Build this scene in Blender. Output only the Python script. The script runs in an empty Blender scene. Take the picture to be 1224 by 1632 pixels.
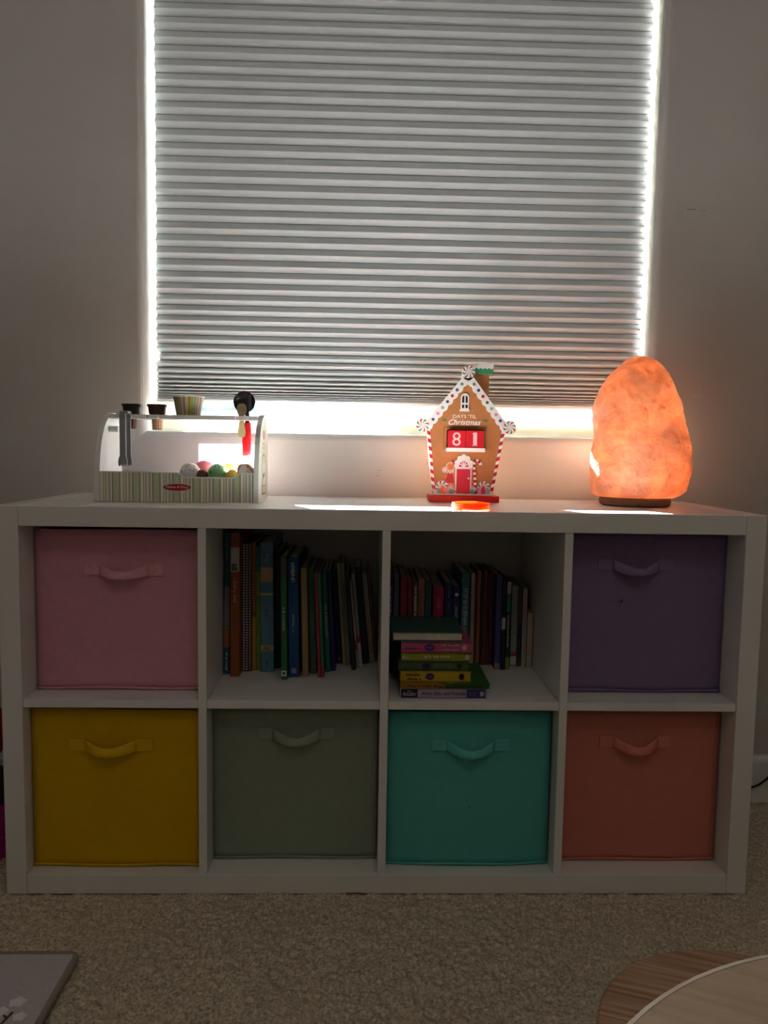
import bpy, bmesh, math, random
import numpy as np
from mathutils import Vector, Matrix, noise
random.seed(7)
sc = bpy.context.scene
COL = sc.collection
R = math.radians

# ------------------------------------------------------------------ camera
cam_d = bpy.data.cameras.new('camera')
cam = bpy.data.objects.new('camera', cam_d)
COL.objects.link(cam)
cam_d.sensor_fit = 'VERTICAL'
cam_d.sensor_height = 32.0
cam_d.lens = 32.0 * 1195.81 / 1632.0
cam_d.clip_start = 0.02
cam.matrix_world = Matrix.Translation((0.687, -1.4188, 0.8795)) @ Matrix.Rotation(-0.02772, 4, 'Z') @ Matrix.Rotation(1.48695, 4, 'X') @ Matrix.Rotation(0.01605, 4, 'Z')
sc.camera = cam

# ------------------------------------------------------------------ view
sc.view_settings.view_transform = 'Standard'
sc.view_settings.look = 'None'
sc.view_settings.gamma = 1.0
sc.view_settings.use_curve_mapping = False
sc.view_settings.exposure = 0.0

# ------------------------------------------------------------------ daylight and added fill lights
world = bpy.data.worlds.new('daylight')
sc.world = world
world.use_nodes = True
bg = world.node_tree.nodes['Background']
bg.inputs['Color'].default_value = (0.86, 0.93, 1.0, 1)
bg.inputs['Strength'].default_value = 4.0

SUN_DIR = Vector((0.46, -1.0, -0.485)).normalized()
sun_d = bpy.data.lights.new('sun', 'SUN')
sun_d.energy = 300.0
sun_d.angle = R(0.6)
sun_d.color = (0.98, 0.985, 1.0)
sun = bpy.data.objects.new('sun', sun_d)
COL.objects.link(sun)
sun.rotation_euler = SUN_DIR.to_track_quat('-Z', 'Y').to_euler()

def area(name, loc, size, size_y, power, direction, color=(1, 1, 1)):
    d = bpy.data.lights.new(name, 'AREA')
    d.shape = 'RECTANGLE'; d.size = size; d.size_y = size_y
    d.energy = power; d.color = color
    o = bpy.data.objects.new(name, d)
    COL.objects.link(o)
    o.location = loc
    o.rotation_euler = Vector(direction).to_track_quat('-Z', 'Y').to_euler()
    return o
# added soft fill at the rear wall behind the viewer, no window there
area('rear_fill', (0.9, -4.25, 1.35), 1.5, 1.2, 0.8, (0, 1, 0), (1.0, 0.90, 0.79))
# added low fill behind the unseen blocker, brightens the upper window wall
area('low_fill', (0.9, -4.0, 0.20), 2.4, 0.22, 19.0, (0, 1, 0.35), (1.0, 0.95, 0.89))
# added overhead fill that lifts the dim room, no fixture behind it
area('overhead_fill', (0.9, -1.7, 2.40), 0.6, 0.6, 2.5, (0, 0, -1), (1.0, 0.90, 0.79))
# the sunlit strip on the shelf top lights this wall: keep its bounced light unclamped
sc.cycles.sample_clamp_indirect = 0.0
sc.cycles.max_bounces = 7
sc.cycles.diffuse_bounces = 4

# ------------------------------------------------------------------ materials
MATS = {}
def mat(name, col, rough=0.6, var=0.08, scale=30.0, bump=0.0, bscale=200.0, spec=0.3, metal=0.0, trans=0.0, coords='Object'):
    if name in MATS:
        return MATS[name]
    m = bpy.data.materials.new(name)
    m.use_nodes = True
    nt = m.node_tree
    b = nt.nodes['Principled BSDF']
    tc = nt.nodes.new('ShaderNodeTexCoord')
    nz = nt.nodes.new('ShaderNodeTexNoise')
    nz.inputs['Scale'].default_value = scale
    nz.inputs['Detail'].default_value = 4
    nt.links.new(tc.outputs[coords], nz.inputs['Vector'])
    rp = nt.nodes.new('ShaderNodeValToRGB')
    rp.color_ramp.elements[0].position = 0.3
    rp.color_ramp.elements[1].position = 0.7
    lo = [max(0, c * (1 - var)) for c in col]; hi = [min(1, c * (1 + var)) for c in col]
    rp.color_ramp.elements[0].color = (*lo, 1); rp.color_ramp.elements[1].color = (*hi, 1)
    nt.links.new(nz.outputs['Fac'], rp.inputs['Fac'])
    nt.links.new(rp.outputs['Color'], b.inputs['Base Color'])
    b.inputs['Roughness'].default_value = rough
    b.inputs['Specular IOR Level'].default_value = spec
    b.inputs['Metallic'].default_value = metal
    if bump:
        n2 = nt.nodes.new('ShaderNodeTexNoise'); n2.inputs['Scale'].default_value = bscale; n2.inputs['Detail'].default_value = 3
        nt.links.new(tc.outputs[coords], n2.inputs['Vector'])
        bp = nt.nodes.new('ShaderNodeBump'); bp.inputs['Strength'].default_value = bump; bp.inputs['Distance'].default_value = 0.002
        nt.links.new(n2.outputs['Fac'], bp.inputs['Height'])
        nt.links.new(bp.outputs['Normal'], b.inputs['Normal'])
    if trans:
        out = nt.nodes['Material Output']
        tr = nt.nodes.new('ShaderNodeBsdfTranslucent')
        nt.links.new(rp.outputs['Color'], tr.inputs['Color'])
        mx = nt.nodes.new('ShaderNodeMixShader'); mx.inputs['Fac'].default_value = trans
        nt.links.new(b.outputs[0], mx.inputs[1]); nt.links.new(tr.outputs[0], mx.inputs[2])
        nt.links.new(mx.outputs[0], out.inputs['Surface'])
    MATS[name] = m
    return m

def srgb(r, g, b):
    f = lambda c: (c / 255 / 12.92) if c / 255 <= 0.04045 else ((c / 255 + 0.055) / 1.055) ** 2.4
    return (f(r), f(g), f(b))

M_wall = mat('wall_paint', (0.50, 0.48, 0.455), 0.55, 0.02, 3, 0.25, 320, 0.25)
M_ceil = mat('ceiling_paint', (0.75, 0.74, 0.71), 0.8, 0.02, 3)
M_white = mat('white_foil', (0.76, 0.745, 0.72), 0.24, 0.012, 8, 0.0, 300, 0.5)
M_base = mat('white_trim', (0.72, 0.71, 0.68), 0.4, 0.02, 5)
M_vinyl = mat('cream_vinyl', (0.60, 0.57, 0.44), 0.4, 0.02, 6)
M_rail = mat('blind_rail', (0.75, 0.75, 0.74), 0.4, 0.02, 6)
M_carpet = mat('carpet_fibre', (0.56, 0.475, 0.36), 0.95, 0.42, 190, 0.6, 600, 0.05)
M_floor = mat('carpet_far', (0.56, 0.475, 0.36), 0.95, 0.3, 150, 0.6, 500, 0.05)

def blind_material(name, col, fac):
    m = bpy.data.materials.new(name); m.use_nodes = True
    nt = m.node_tree; nt.nodes.remove(nt.nodes['Principled BSDF'])
    out = nt.nodes['Material Output']
    tc = nt.nodes.new('ShaderNodeTexCoord')
    mp = nt.nodes.new('ShaderNodeMapping'); mp.inputs['Scale'].default_value = (6, 40, 900)
    nz = nt.nodes.new('ShaderNodeTexNoise'); nz.inputs['Scale'].default_value = 1.0
    nt.links.new(tc.outputs['Object'], mp.inputs['Vector']); nt.links.new(mp.outputs[0], nz.inputs['Vector'])
    rp = nt.nodes.new('ShaderNodeValToRGB')
    rp.color_ramp.elements[0].color = (*[c * 0.9 for c in col], 1); rp.color_ramp.elements[1].color = (*[min(1, c * 1.06) for c in col], 1)
    nt.links.new(nz.outputs['Fac'], rp.inputs['Fac'])
    d = nt.nodes.new('ShaderNodeBsdfDiffuse'); t = nt.nodes.new('ShaderNodeBsdfTranslucent')
    mx = nt.nodes.new('ShaderNodeMixShader'); mx.inputs['Fac'].default_value = fac
    for s in (d, t):
        nt.links.new(rp.outputs['Color'], s.inputs['Color'])
    nt.links.new(d.outputs[0], mx.inputs[1]); nt.links.new(t.outputs[0], mx.inputs[2])
    nt.links.new(mx.outputs[0], out.inputs['Surface'])
    return m
M_blind = blind_material('blind_fabric', (0.755, 0.80, 0.83), 0.0)
M_tab = blind_material('blind_glue_line', (0.45, 0.45, 0.45), 0.0)

# ------------------------------------------------------------------ mesh helpers
def mk(name, bm, m, parent=None, smooth=False, world_coords=True):
    me = bpy.data.meshes.new(name)
    if parent is not None and world_coords:
        bmesh.ops.translate(bm, vec=-parent.location, verts=bm.verts)
    bmesh.ops.recalc_face_normals(bm, faces=bm.faces)
    bm.to_mesh(me); bm.free()
    if smooth:
        for p in me.polygons:
            p.use_smooth = True
    if m:
        me.materials.append(m)
    o = bpy.data.objects.new(name, me)
    COL.objects.link(o)
    if parent is not None:
        o.parent = parent
    return o

def box(bm, x0, x1, y0, y1, z0, z1, bev=0.0, seg=2):
    r = bmesh.ops.create_cube(bm, size=1.0)
    vs = r['verts']
    for v in vs:
        v.co = Vector(((x0 + x1) / 2 + v.co.x * (x1 - x0), (y0 + y1) / 2 + v.co.y * (y1 - y0), (z0 + z1) / 2 + v.co.z * (z1 - z0)))
    if bev:
        es = list({e for v in vs for e in v.link_edges})
        bmesh.ops.bevel(bm, geom=es, offset=bev, segments=seg, affect='EDGES', profile=0.5)
    return bm

def bx(*a, **k):
    return box(bmesh.new(), *a, **k)

def prism_xz(bm, pts, y0, y1):
    """polygon given in x,z, extruded from y0 (front) to y1"""
    f = [bm.verts.new((x, y0, z)) for x, z in pts]
    b = [bm.verts.new((x, y1, z)) for x, z in pts]
    n = len(pts)
    bm.faces.new(f); bm.faces.new(b[::-1])
    for i in range(n):
        bm.faces.new((f[i], f[(i + 1) % n], b[(i + 1) % n], b[i]))
    return bm

def prism_yz(bm, pts, x0, x1):
    f = [bm.verts.new((x0, y, z)) for y, z in pts]
    b = [bm.verts.new((x1, y, z)) for y, z in pts]
    n = len(pts)
    bm.faces.new(f); bm.faces.new(b[::-1])
    for i in range(n):
        bm.faces.new((f[i], f[(i + 1) % n], b[(i + 1) % n], b[i]))
    return bm

def prism_xy(bm, pts, z0, z1):
    f = [bm.verts.new((x, y, z0)) for x, y in pts]
    b = [bm.verts.new((x, y, z1)) for x, y in pts]
    n = len(pts)
    bm.faces.new(f); bm.faces.new(b[::-1])
    for i in range(n):
        bm.faces.new((f[i], f[(i + 1) % n], b[(i + 1) % n], b[i]))
    return bm

def lathe(bm, prof, cx, cy, n=32, z0=0.0, cap=True):
    rings = []
    for r, z in prof:
        rings.append([bm.verts.new((cx + r * math.cos(2 * math.pi * i / n), cy + r * math.sin(2 * math.pi * i / n), z0 + z)) for i in range(n)])
    for a, b in zip(rings, rings[1:]):
        for i in range(n):
            bm.faces.new((a[i], a[(i + 1) % n], b[(i + 1) % n], b[i]))
    if cap:
        bm.faces.new(rings[0][::-1]); bm.faces.new(rings[-1])
    return bm

def tube(bm, pts, r, n=8):
    pts = [Vector(p) for p in pts]
    rings = []
    for i, p in enumerate(pts):
        d = (pts[min(i + 1, len(pts) - 1)] - pts[max(i - 1, 0)]).normalized()
        u = d.orthogonal() if abs(d.z) > 0.95 else d.cross(Vector((0, 0, 1)))
        u.normalize(); w = d.cross(u)
        rr = r[i] if isinstance(r, (list, tuple)) else r
        rings.append([bm.verts.new(p + (u * math.cos(2 * math.pi * k / n) + w * math.sin(2 * math.pi * k / n)) * rr) for k in range(n)])
    for a, b in zip(rings, rings[1:]):
        for k in range(n):
            bm.faces.new((a[k], a[(k + 1) % n], b[(k + 1) % n], b[k]))
    bm.faces.new(rings[0][::-1]); bm.faces.new(rings[-1])
    return bm

def disc_pts(cx, cz, r, n=20, r2=None):
    return [(cx + r * math.cos(2 * math.pi * i / n), cz + (r2 or r) * math.sin(2 * math.pi * i / n)) for i in range(n)]

def text_bm(s, size, depth=0.0003, shear=0.0, bold=0.0):
    """lettering in the x,z plane facing -y, centred on the origin"""
    cu = bpy.data.curves.new('lettering', 'FONT')
    cu.body = s; cu.size = size; cu.extrude = depth; cu.align_x = 'CENTER'; cu.align_y = 'CENTER'; cu.shear = shear; cu.offset = bold
    cu.resolution_u = 3
    o = bpy.data.objects.new('lettering', cu)
    COL.objects.link(o)
    dg = bpy.context.evaluated_depsgraph_get()
    me = bpy.data.meshes.new_from_object(o.evaluated_get(dg))
    bm = bmesh.new(); bm.from_mesh(me)
    bpy.data.objects.remove(o); bpy.data.curves.remove(cu); bpy.data.meshes.remove(me)
    bmesh.ops.rotate(bm, cent=(0, 0, 0), matrix=Matrix.Rotation(R(90), 3, 'X'), verts=bm.verts)
    return bm

def fit_text(s, w, h, **k):
    bm = text_bm(s, 0.02, **k)
    xs = [v.co.x for v in bm.verts]; zs = [v.co.z for v in bm.verts]
    sx = w / (max(xs) - min(xs)); sz = h / (max(zs) - min(zs))
    cx = (max(xs) + min(xs)) / 2; cz = (max(zs) + min(zs)) / 2
    for v in bm.verts:
        v.co.x = (v.co.x - cx) * sx; v.co.z = (v.co.z - cz) * sz
    return bm

def empty(name, loc, label, cat, group=None):
    o = bpy.data.objects.new(name, None)
    o.empty_display_size = 0.05
    COL.objects.link(o)
    o.location = loc
    return tag(o, label, cat, group)

def tag(o, label, cat, group=None):
    o['label'] = label; o['category'] = cat
    if group:
        o['group'] = group
    return o

def struct(o):
    o['kind'] = 'structure'
    return o

def stuff(o):
    o['kind'] = 'stuff'
    return o

# ------------------------------------------------------------------ room shell
T = 0.039; C = 0.33475; t = 0.016
W = 2 * T + 4 * C + 3 * t; H = 2 * T + 2 * C + t
YW = 0.405                                   # room face of the window wall
WX0, WX1, WZ0, WZ1 = 0.164, 1.376, 0.915, 2.12
X0, X1, Y0, CE = -1.3, 2.9, -4.3, 2.44
TH = 0.16

def window_wall():
    bm = bmesh.new()
    rad = 0.018; ns = 5
    # rectangular hole with a bullnose edge, reveal running back through the wall
    loops = []
    for k in range(ns + 1):
        a = math.pi / 2 * k / ns
        g = rad * (1 - math.sin(a)); y = YW + rad * (1 - math.cos(a))
        # at a=0 : on the wall face, offset outward by rad ; at 90deg : on the reveal
        loops.append([bm.verts.new(c) for c in ((WX0 - g, y, WZ0 - g), (WX1 + g, y, WZ0 - g), (WX1 + g, y, WZ1 + g), (WX0 - g, y, WZ1 + g))])
    loops.append([bm.verts.new(c) for c in ((WX0, YW + TH, WZ0), (WX1, YW + TH, WZ0), (WX1, YW + TH, WZ1), (WX0, YW + TH, WZ1))])
    outer_f = [bm.verts.new(c) for c in ((X0 - .1, YW, -0.02), (X1 + .1, YW, -0.02), (X1 + .1, YW, CE + .02), (X0 - .1, YW, CE + .02))]
    outer_b = [bm.verts.new(c) for c in ((X0 - .1, YW + TH, -0.02), (X1 + .1, YW + TH, -0.02), (X1 + .1, YW + TH, CE + .02), (X0 - .1, YW + TH, CE + .02))]
    seq = [outer_f] + loops + [outer_b, outer_f]
    for a, b in zip(seq, seq[1:]):
        for i in range(4):
            bm.faces.new((a[i], a[(i + 1) % 4], b[(i + 1) % 4], b[i]))
    return bm
wall_back = struct(mk('wall_back', window_wall(), M_wall))
struct(mk('wall_left', bx(X0 - .1, X0, Y0 - .1, YW, -0.02, CE + .02), M_wall))
struct(mk('wall_right', bx(X1, X1 + .1, Y0 - .1, YW, -0.02, CE + .02), M_wall))
struct(mk('wall_rear', bx(X0 - .1, X1 + .1, Y0 - .1, Y0, -0.02, CE + .02), M_wall))
struct(mk('ceiling', bx(X0 - .1, X1 + .1, Y0 - .1, YW + TH, CE, CE + .1), M_ceil))
struct(mk('shade_blocker', prism_xz(bmesh.new(), [(X0, 0.0), (X1, 0.0), (X1, 0.66), (1.7, 0.64), (1.2, 0.57), (X0, 0.57)], -2.52, -2.40), M_wall))  # unseen blocker, added to keep the low fill off the lower window wall
# floor: flat far part and carpet pile where the photograph looks
floor = struct(mk('floor', bx(X0 - .1, X1 + .1, Y0 - .1, YW + .02, -0.10, -0.006), M_floor))

def pile_mesh():
    x0, x1, y0, y1, st = -0.45, 2.05, -0.62, YW - 0.002, 0.0034
    nx = int((x1 - x0) / st); ny = int((y1 - y0) / st)
    rng = np.random.default_rng(3)
    def smooth(a, k):
        for _ in range(k):
            a = (a + np.roll(a, 1, 0) + np.roll(a, -1, 0) + np.roll(a, 1, 1) + np.roll(a, -1, 1)) / 5
        return a
    a = rng.standard_normal((ny, nx)); f = smooth(a, 2); f /= f.std()
    g = smooth(rng.standard_normal((ny, nx)), 14); g /= g.std()
    z = 0.0019 * f + 0.0012 * g - 0.0012
    z = np.clip(z, -0.005, 0.0038)
    X, Y = np.meshgrid(np.linspace(x0, x1, nx), np.linspace(y0, y1, ny))
    X = X + rng.uniform(-.0008, .0008, X.shape); Y = Y + rng.uniform(-.0008, .0008, X.shape)
    # lie flat below the cabinet and what stands on the carpet
    co = np.stack([X, Y, z], -1).reshape(-1, 3)
    i = np.arange(ny * nx).reshape(ny, nx)
    q = np.stack([i[:-1, :-1], i[:-1, 1:], i[1:, 1:], i[1:, :-1]], -1).reshape(-1, 4)
    me = bpy.data.meshes.new('carpet_pile')
    me.vertices.add(len(co)); me.vertices.foreach_set('co', co.ravel())
    me.loops.add(q.size); me.loops.foreach_set('vertex_index', q.ravel())
    me.polygons.add(len(q)); me.polygons.foreach_set('loop_start', np.arange(0, q.size, 4)); me.polygons.foreach_set('loop_total', np.full(len(q), 4))
    me.update(calc_edges=True)
    me.materials.append(M_carpet)
    o = bpy.data.objects.new('carpet_pile', me)
    COL.objects.link(o)
    o.parent = floor
    return stuff(o)
pile_mesh()

def baseboard():
    y = YW
    return prism_yz(bmesh.new(), [(y, 0.0), (y - .014, 0.0), (y - .014, 0.105), (y - .011, 0.112), (y - .006, 0.119), (y, 0.121)], X0, X1)
struct(mk('baseboard_back', baseboard(), M_base))

# scuffs on the wall
def scuff(pts, w):
    bm = bmesh.new()
    top = [(x, z + w * random.uniform(.4, 1)) for x, z in pts]; bot = [(x, z - w * random.uniform(.4, 1)) for x, z in pts]
    return prism_xz(bm, bot + top[::-1], YW - 0.0004, YW + 0.001)
M_scuff = mat('grey_scuff', (0.10, 0.09, 0.085), 0.8)
M_scuffl = mat('pale_scuff', (0.75, 0.62, 0.5), 0.8)
for pts, w, m in (([(1.449, 1.4605), (1.455, 1.4612), (1.462, 1.461), (1.470, 1.4602)], .0009, M_scuff),
                  ([(1.484, 1.459), (1.490, 1.4592), (1.495, 1.459)], .0005, M_scuff),
                  ([(1.486, 1.019), (1.492, 1.0202), (1.497, 1.0192)], .0007, M_scuffl),
                  ([(1.503, 1.0185), (1.508, 1.020), (1.513, 1.0195)], .0006, M_scuffl),
                  ([(1.457, 1.4455), (1.459, 1.443), (1.4605, 1.441)], .0006, M_scuffl),
                  ([(.720, .827), (.722, .8285), (.7235, .827)], .0008, M_scuff),
                  ([(.725, .8262), (.7262, .828), (.7275, .8262)], .0006, M_scuff),
                  ([(.718, .8135), (.7215, .815), (.7245, .814)], .0006, M_scuff)):
    mk('scuff', scuff(pts, w), m, wall_back)

# ------------------------------------------------------------------ window
win = bpy.data.objects.new('window_1', None); COL.objects.link(win); win.location = (0.77, 0.515, WZ0); struct(win)
FY0, FY1 = 0.500, 0.556
fb = bmesh.new()
box(fb, WX0, WX1, FY0 + .008, FY1, WZ0 + .0005, WZ0 + 0.030, .002)
mk('frame_rail', fb, M_vinyl, win)
mk('frame_rail', bx(WX0, WX1, FY0 + .008, FY1, WZ1 - .03, WZ1, bev=.002), M_vinyl, win)
mk('frame_stile', bx(WX0, WX0 + .024, FY0 + .008, FY1, WZ0 + .03, WZ1 - .03, bev=.002), M_vinyl, win)
mk('frame_stile', bx(WX1 - .024, WX1, FY0 + .008, FY1, WZ0 + .03, WZ1 - .03, bev=.002), M_vinyl, win)
# sliding sash on the right, mitred corners
def mitred(pts):
    return prism_xz(bmesh.new(), pts, FY0 - .004, FY0 + .006)
sx0, sx1, sz0, sz1, sw = 0.762, WX1 - 0.024, WZ0 + 0.030, WZ1 - 0.03, 0.026
sash = [[(sx0, sz0), (sx1, sz0), (sx1 - sw, sz0 + sw), (sx0 + sw, sz0 + sw)], [(sx0, sz1), (sx0 + sw, sz1 - sw), (sx1 - sw, sz1 - sw), (sx1, sz1)],
        [(sx0, sz0 + .0006), (sx0 + sw, sz0 + sw + .0006), (sx0 + sw, sz1 - sw), (sx0, sz1)], [(sx1, sz0), (sx1, sz1), (sx1 - sw, sz1 - sw), (sx1 - sw, sz0 + sw)]]
for n, pts in zip(('sash_rail', 'sash_rail', 'sash_stile', 'sash_stile'), sash):
    mk(n, mitred(pts), M_vinyl, win)
def glass_material():
    m = bpy.data.materials.new('window_glass'); m.use_nodes = True
    nt = m.node_tree; nt.nodes.remove(nt.nodes['Principled BSDF'])
    tr = nt.nodes.new('ShaderNodeBsdfTransparent'); tr.inputs['Color'].default_value = (.93, .96, .95, 1)
    gl = nt.nodes.new('ShaderNodeBsdfGlossy'); gl.inputs['Roughness'].default_value = 0.02
    fr = nt.nodes.new('ShaderNodeFresnel'); fr.inputs['IOR'].default_value = 1.3
    mx = nt.nodes.new('ShaderNodeMixShader')
    nt.links.new(fr.outputs[0], mx.inputs['Fac']); nt.links.new(tr.outputs[0], mx.inputs[1]); nt.links.new(gl.outputs[0], mx.inputs[2])
    nt.links.new(mx.outputs[0], nt.nodes['Material Output'].inputs['Surface'])
    return m
M_glass = glass_material()
mk('pane', bx(WX0 + .02, sx0 + .02, FY0 + .03, FY0 + .034, WZ0 + .02, WZ1 - .02), M_glass, win)
mk('pane', bx(sx0 + .02, sx1 - .02, FY0 + .012, FY0 + .016, WZ0 + .02, WZ1 - .02), M_glass, win)
# small white latch on the sash rail
lt = bmesh.new()
box(lt, 1.258, 1.284, FY0 - .020, FY0 - .004, 0.9455, 0.974, .003); box(lt, 1.264, 1.278, FY0 - .026, FY0 - .019, 0.950, 0.964, .002)
mk('latch', lt, M_rail, win)

# ------------------------------------------------------------------ pleated blind
BX0, BX1, BY = 0.1775, 1.3665, 0.463
ZV = [0.9925, 0.9952, 0.9985, 1.0025, 1.0072, 1.0142, 1.0222, 1.0316, 1.0428, 1.0559, 1.0713, 1.0884, 1.1073, 1.128, 1.15, 1.1733, 1.1974, 1.2225, 1.2484, 1.2755, 1.3032, 1.3318, 1.3608, 1.3902, 1.42, 1.4501, 1.4806, 1.5114, 1.5424, 1.5736, 1.605, 1.6366, 1.6683, 1.7, 1.7317, 1.7635]
while ZV[-1] < 2.06:
    ZV.append(ZV[-1] + 0.0321)
blind = empty('pleated_blind', ((BX0 + BX1) / 2, BY, ZV[0] - .008), 'grey pleated fabric blind drawn almost to the window sill', 'blind')
LEN = 0.0195
for i in range(len(ZV) - 1):
    z0, z1 = ZV[i], ZV[i + 1]
    hp = (z1 - z0) / 2
    d = math.sqrt(max(LEN ** 2 - hp ** 2, 0.007 ** 2)) * 0.95
    pk = z0 + (z1 - z0) * .41
    xo0 = BX0 + random.uniform(-.001, .001); xo1 = BX1 + random.uniform(-.001, .001)
    if i == len(ZV) - 27 - 8 + 0:
        xo0 += 0.006
    bm = bmesh.new()
    pr = [(BY, z0 + .0006), (BY - d * .55, z0 + (pk - z0) * .50), (BY - d, pk - .0005), (BY - d, pk + .0005), (BY - d * .5, pk + (z1 - pk) * .5), (BY, z1 - .0006)]
    n = len(pr)
    a = [bm.verts.new((xo0, y, z)) for y, z in pr]; b = [bm.verts.new((xo1, y, z)) for y, z in pr]
    for k in range(n - 1):
        bm.faces.new((a[k], a[k + 1], b[k + 1], b[k]))
    mk('pleat', bm, M_blind, blind)
    # glued fold between two pleats
    mk('fold_line', bx(xo0, xo1, BY - .0010, BY + .006, z1 - .0009, z1 + .0009), M_tab, blind)
mk('bottom_rail', bx(BX0, BX1, BY - .016, BY + .012, ZV[0] - .0075, ZV[0], bev=.002), M_rail, blind)
mk('head_rail', bx(BX0 - .005, BX1 + .005, BY - .022, BY + .022, ZV[-1], WZ1 - .002, bev=.002), M_rail, blind)

# ------------------------------------------------------------------ outside
M_siding = mat('pale_siding', (0.55, 0.62, 0.70), 0.8, 0.1, 2)
M_roof = mat('grey_shingle', (0.30, 0.36, 0.44), 0.9, 0.5, 3)
M_yard = mat('dry_lawn', (0.42, 0.44, 0.32), 0.95, 0.3, 2)
M_leafy = mat('pale_leaves', (0.35, 0.45, 0.36), 0.9, 0.4, 6)
struct(mk('ground_outside', bx(-30, 30, YW + TH + .2, 60, -0.9, -0.8), M_yard))
nh = empty('neighbour_house', (-1.2, 13.0, -0.8), 'pale blue neighbouring house glaring through the gap under the blind', 'house')
mk('wall', bx(-5.5, 3.0, 13.0, 19.0, -0.8, 1.15), M_siding, nh)
mk('roof', prism_yz(bmesh.new(), [(12.5, 1.12), (16, 2.9), (19.5, 1.12)], -6.0, 3.4), M_roof, nh)
mk('gable', prism_xz(bmesh.new(), [(-1.6, 1.1), (2.4, 1.1), (0.4, 1.75)], 12.3, 14.5), M_siding, nh)
mk('window_pane', bx(-0.2, 0.9, 12.27, 12.32, 0.9, 1.45), M_roof, nh)

# ------------------------------------------------------------------ cube shelf
shelf = empty('cube_shelf', (W / 2, 0.195, 0), 'white cube shelf unit, two rows of four, under the window', 'shelf')
D = 0.39
b_ = .0012
mk('side_panel', bx(0, T, 0, D, 0, H, bev=b_), M_white, shelf)
mk('side_panel', bx(W - T, W, 0, D, 0, H, bev=b_), M_white, shelf)
mk('top_panel', bx(T + .0004, W - T - .0004, 0.0006, D, H - T, H - .0006, bev=b_), M_white, shelf)
mk('bottom_panel', bx(T + .0004, W - T - .0004, 0.0006, D, 0, T, bev=b_), M_white, shelf)
DX = [T + C, T + 2 * C + t, T + 3 * C + 2 * t]
for x in DX:
    mk('divider', bx(x, x + t, .0015, D - .001, T, H - T, bev=.0008), M_white, shelf)
CELL = [T, T + C + t, T + 2 * C + 2 * t, T + 3 * C + 3 * t]     # left inner face of each column
ZS = T + C + t                                                  # top of the middle shelf
for x in CELL:
    mk('shelf_board', bx(x + .0003, x + C - .0003, .0035, D - .001, T + C, ZS, bev=.0008), M_white, shelf)
pin = bmesh.new()
bmesh.ops.create_cone(pin, cap_ends=True, segments=12, radius1=.0035, radius2=.003, depth=.004, matrix=Matrix.Translation((DX[2] - .001, .198, .688)) @ Matrix.Rotation(R(90), 4, 'Y'))
mk('shelf_pin', pin, mat('steel', (.8, .8, .8), .25, .02, 10, metal=1.0), shelf)
mk('chip', prism_xz(bmesh.new(), [(.650, .0002), (.706, .0002), (.700, .0022), (.690, .003), (.672, .0028), (.660, .0022), (.655, .0016)], -.0012, .0008), mat('bare_chipboard', (.22, .12, .05), .9, .3, 200), shelf)

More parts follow.
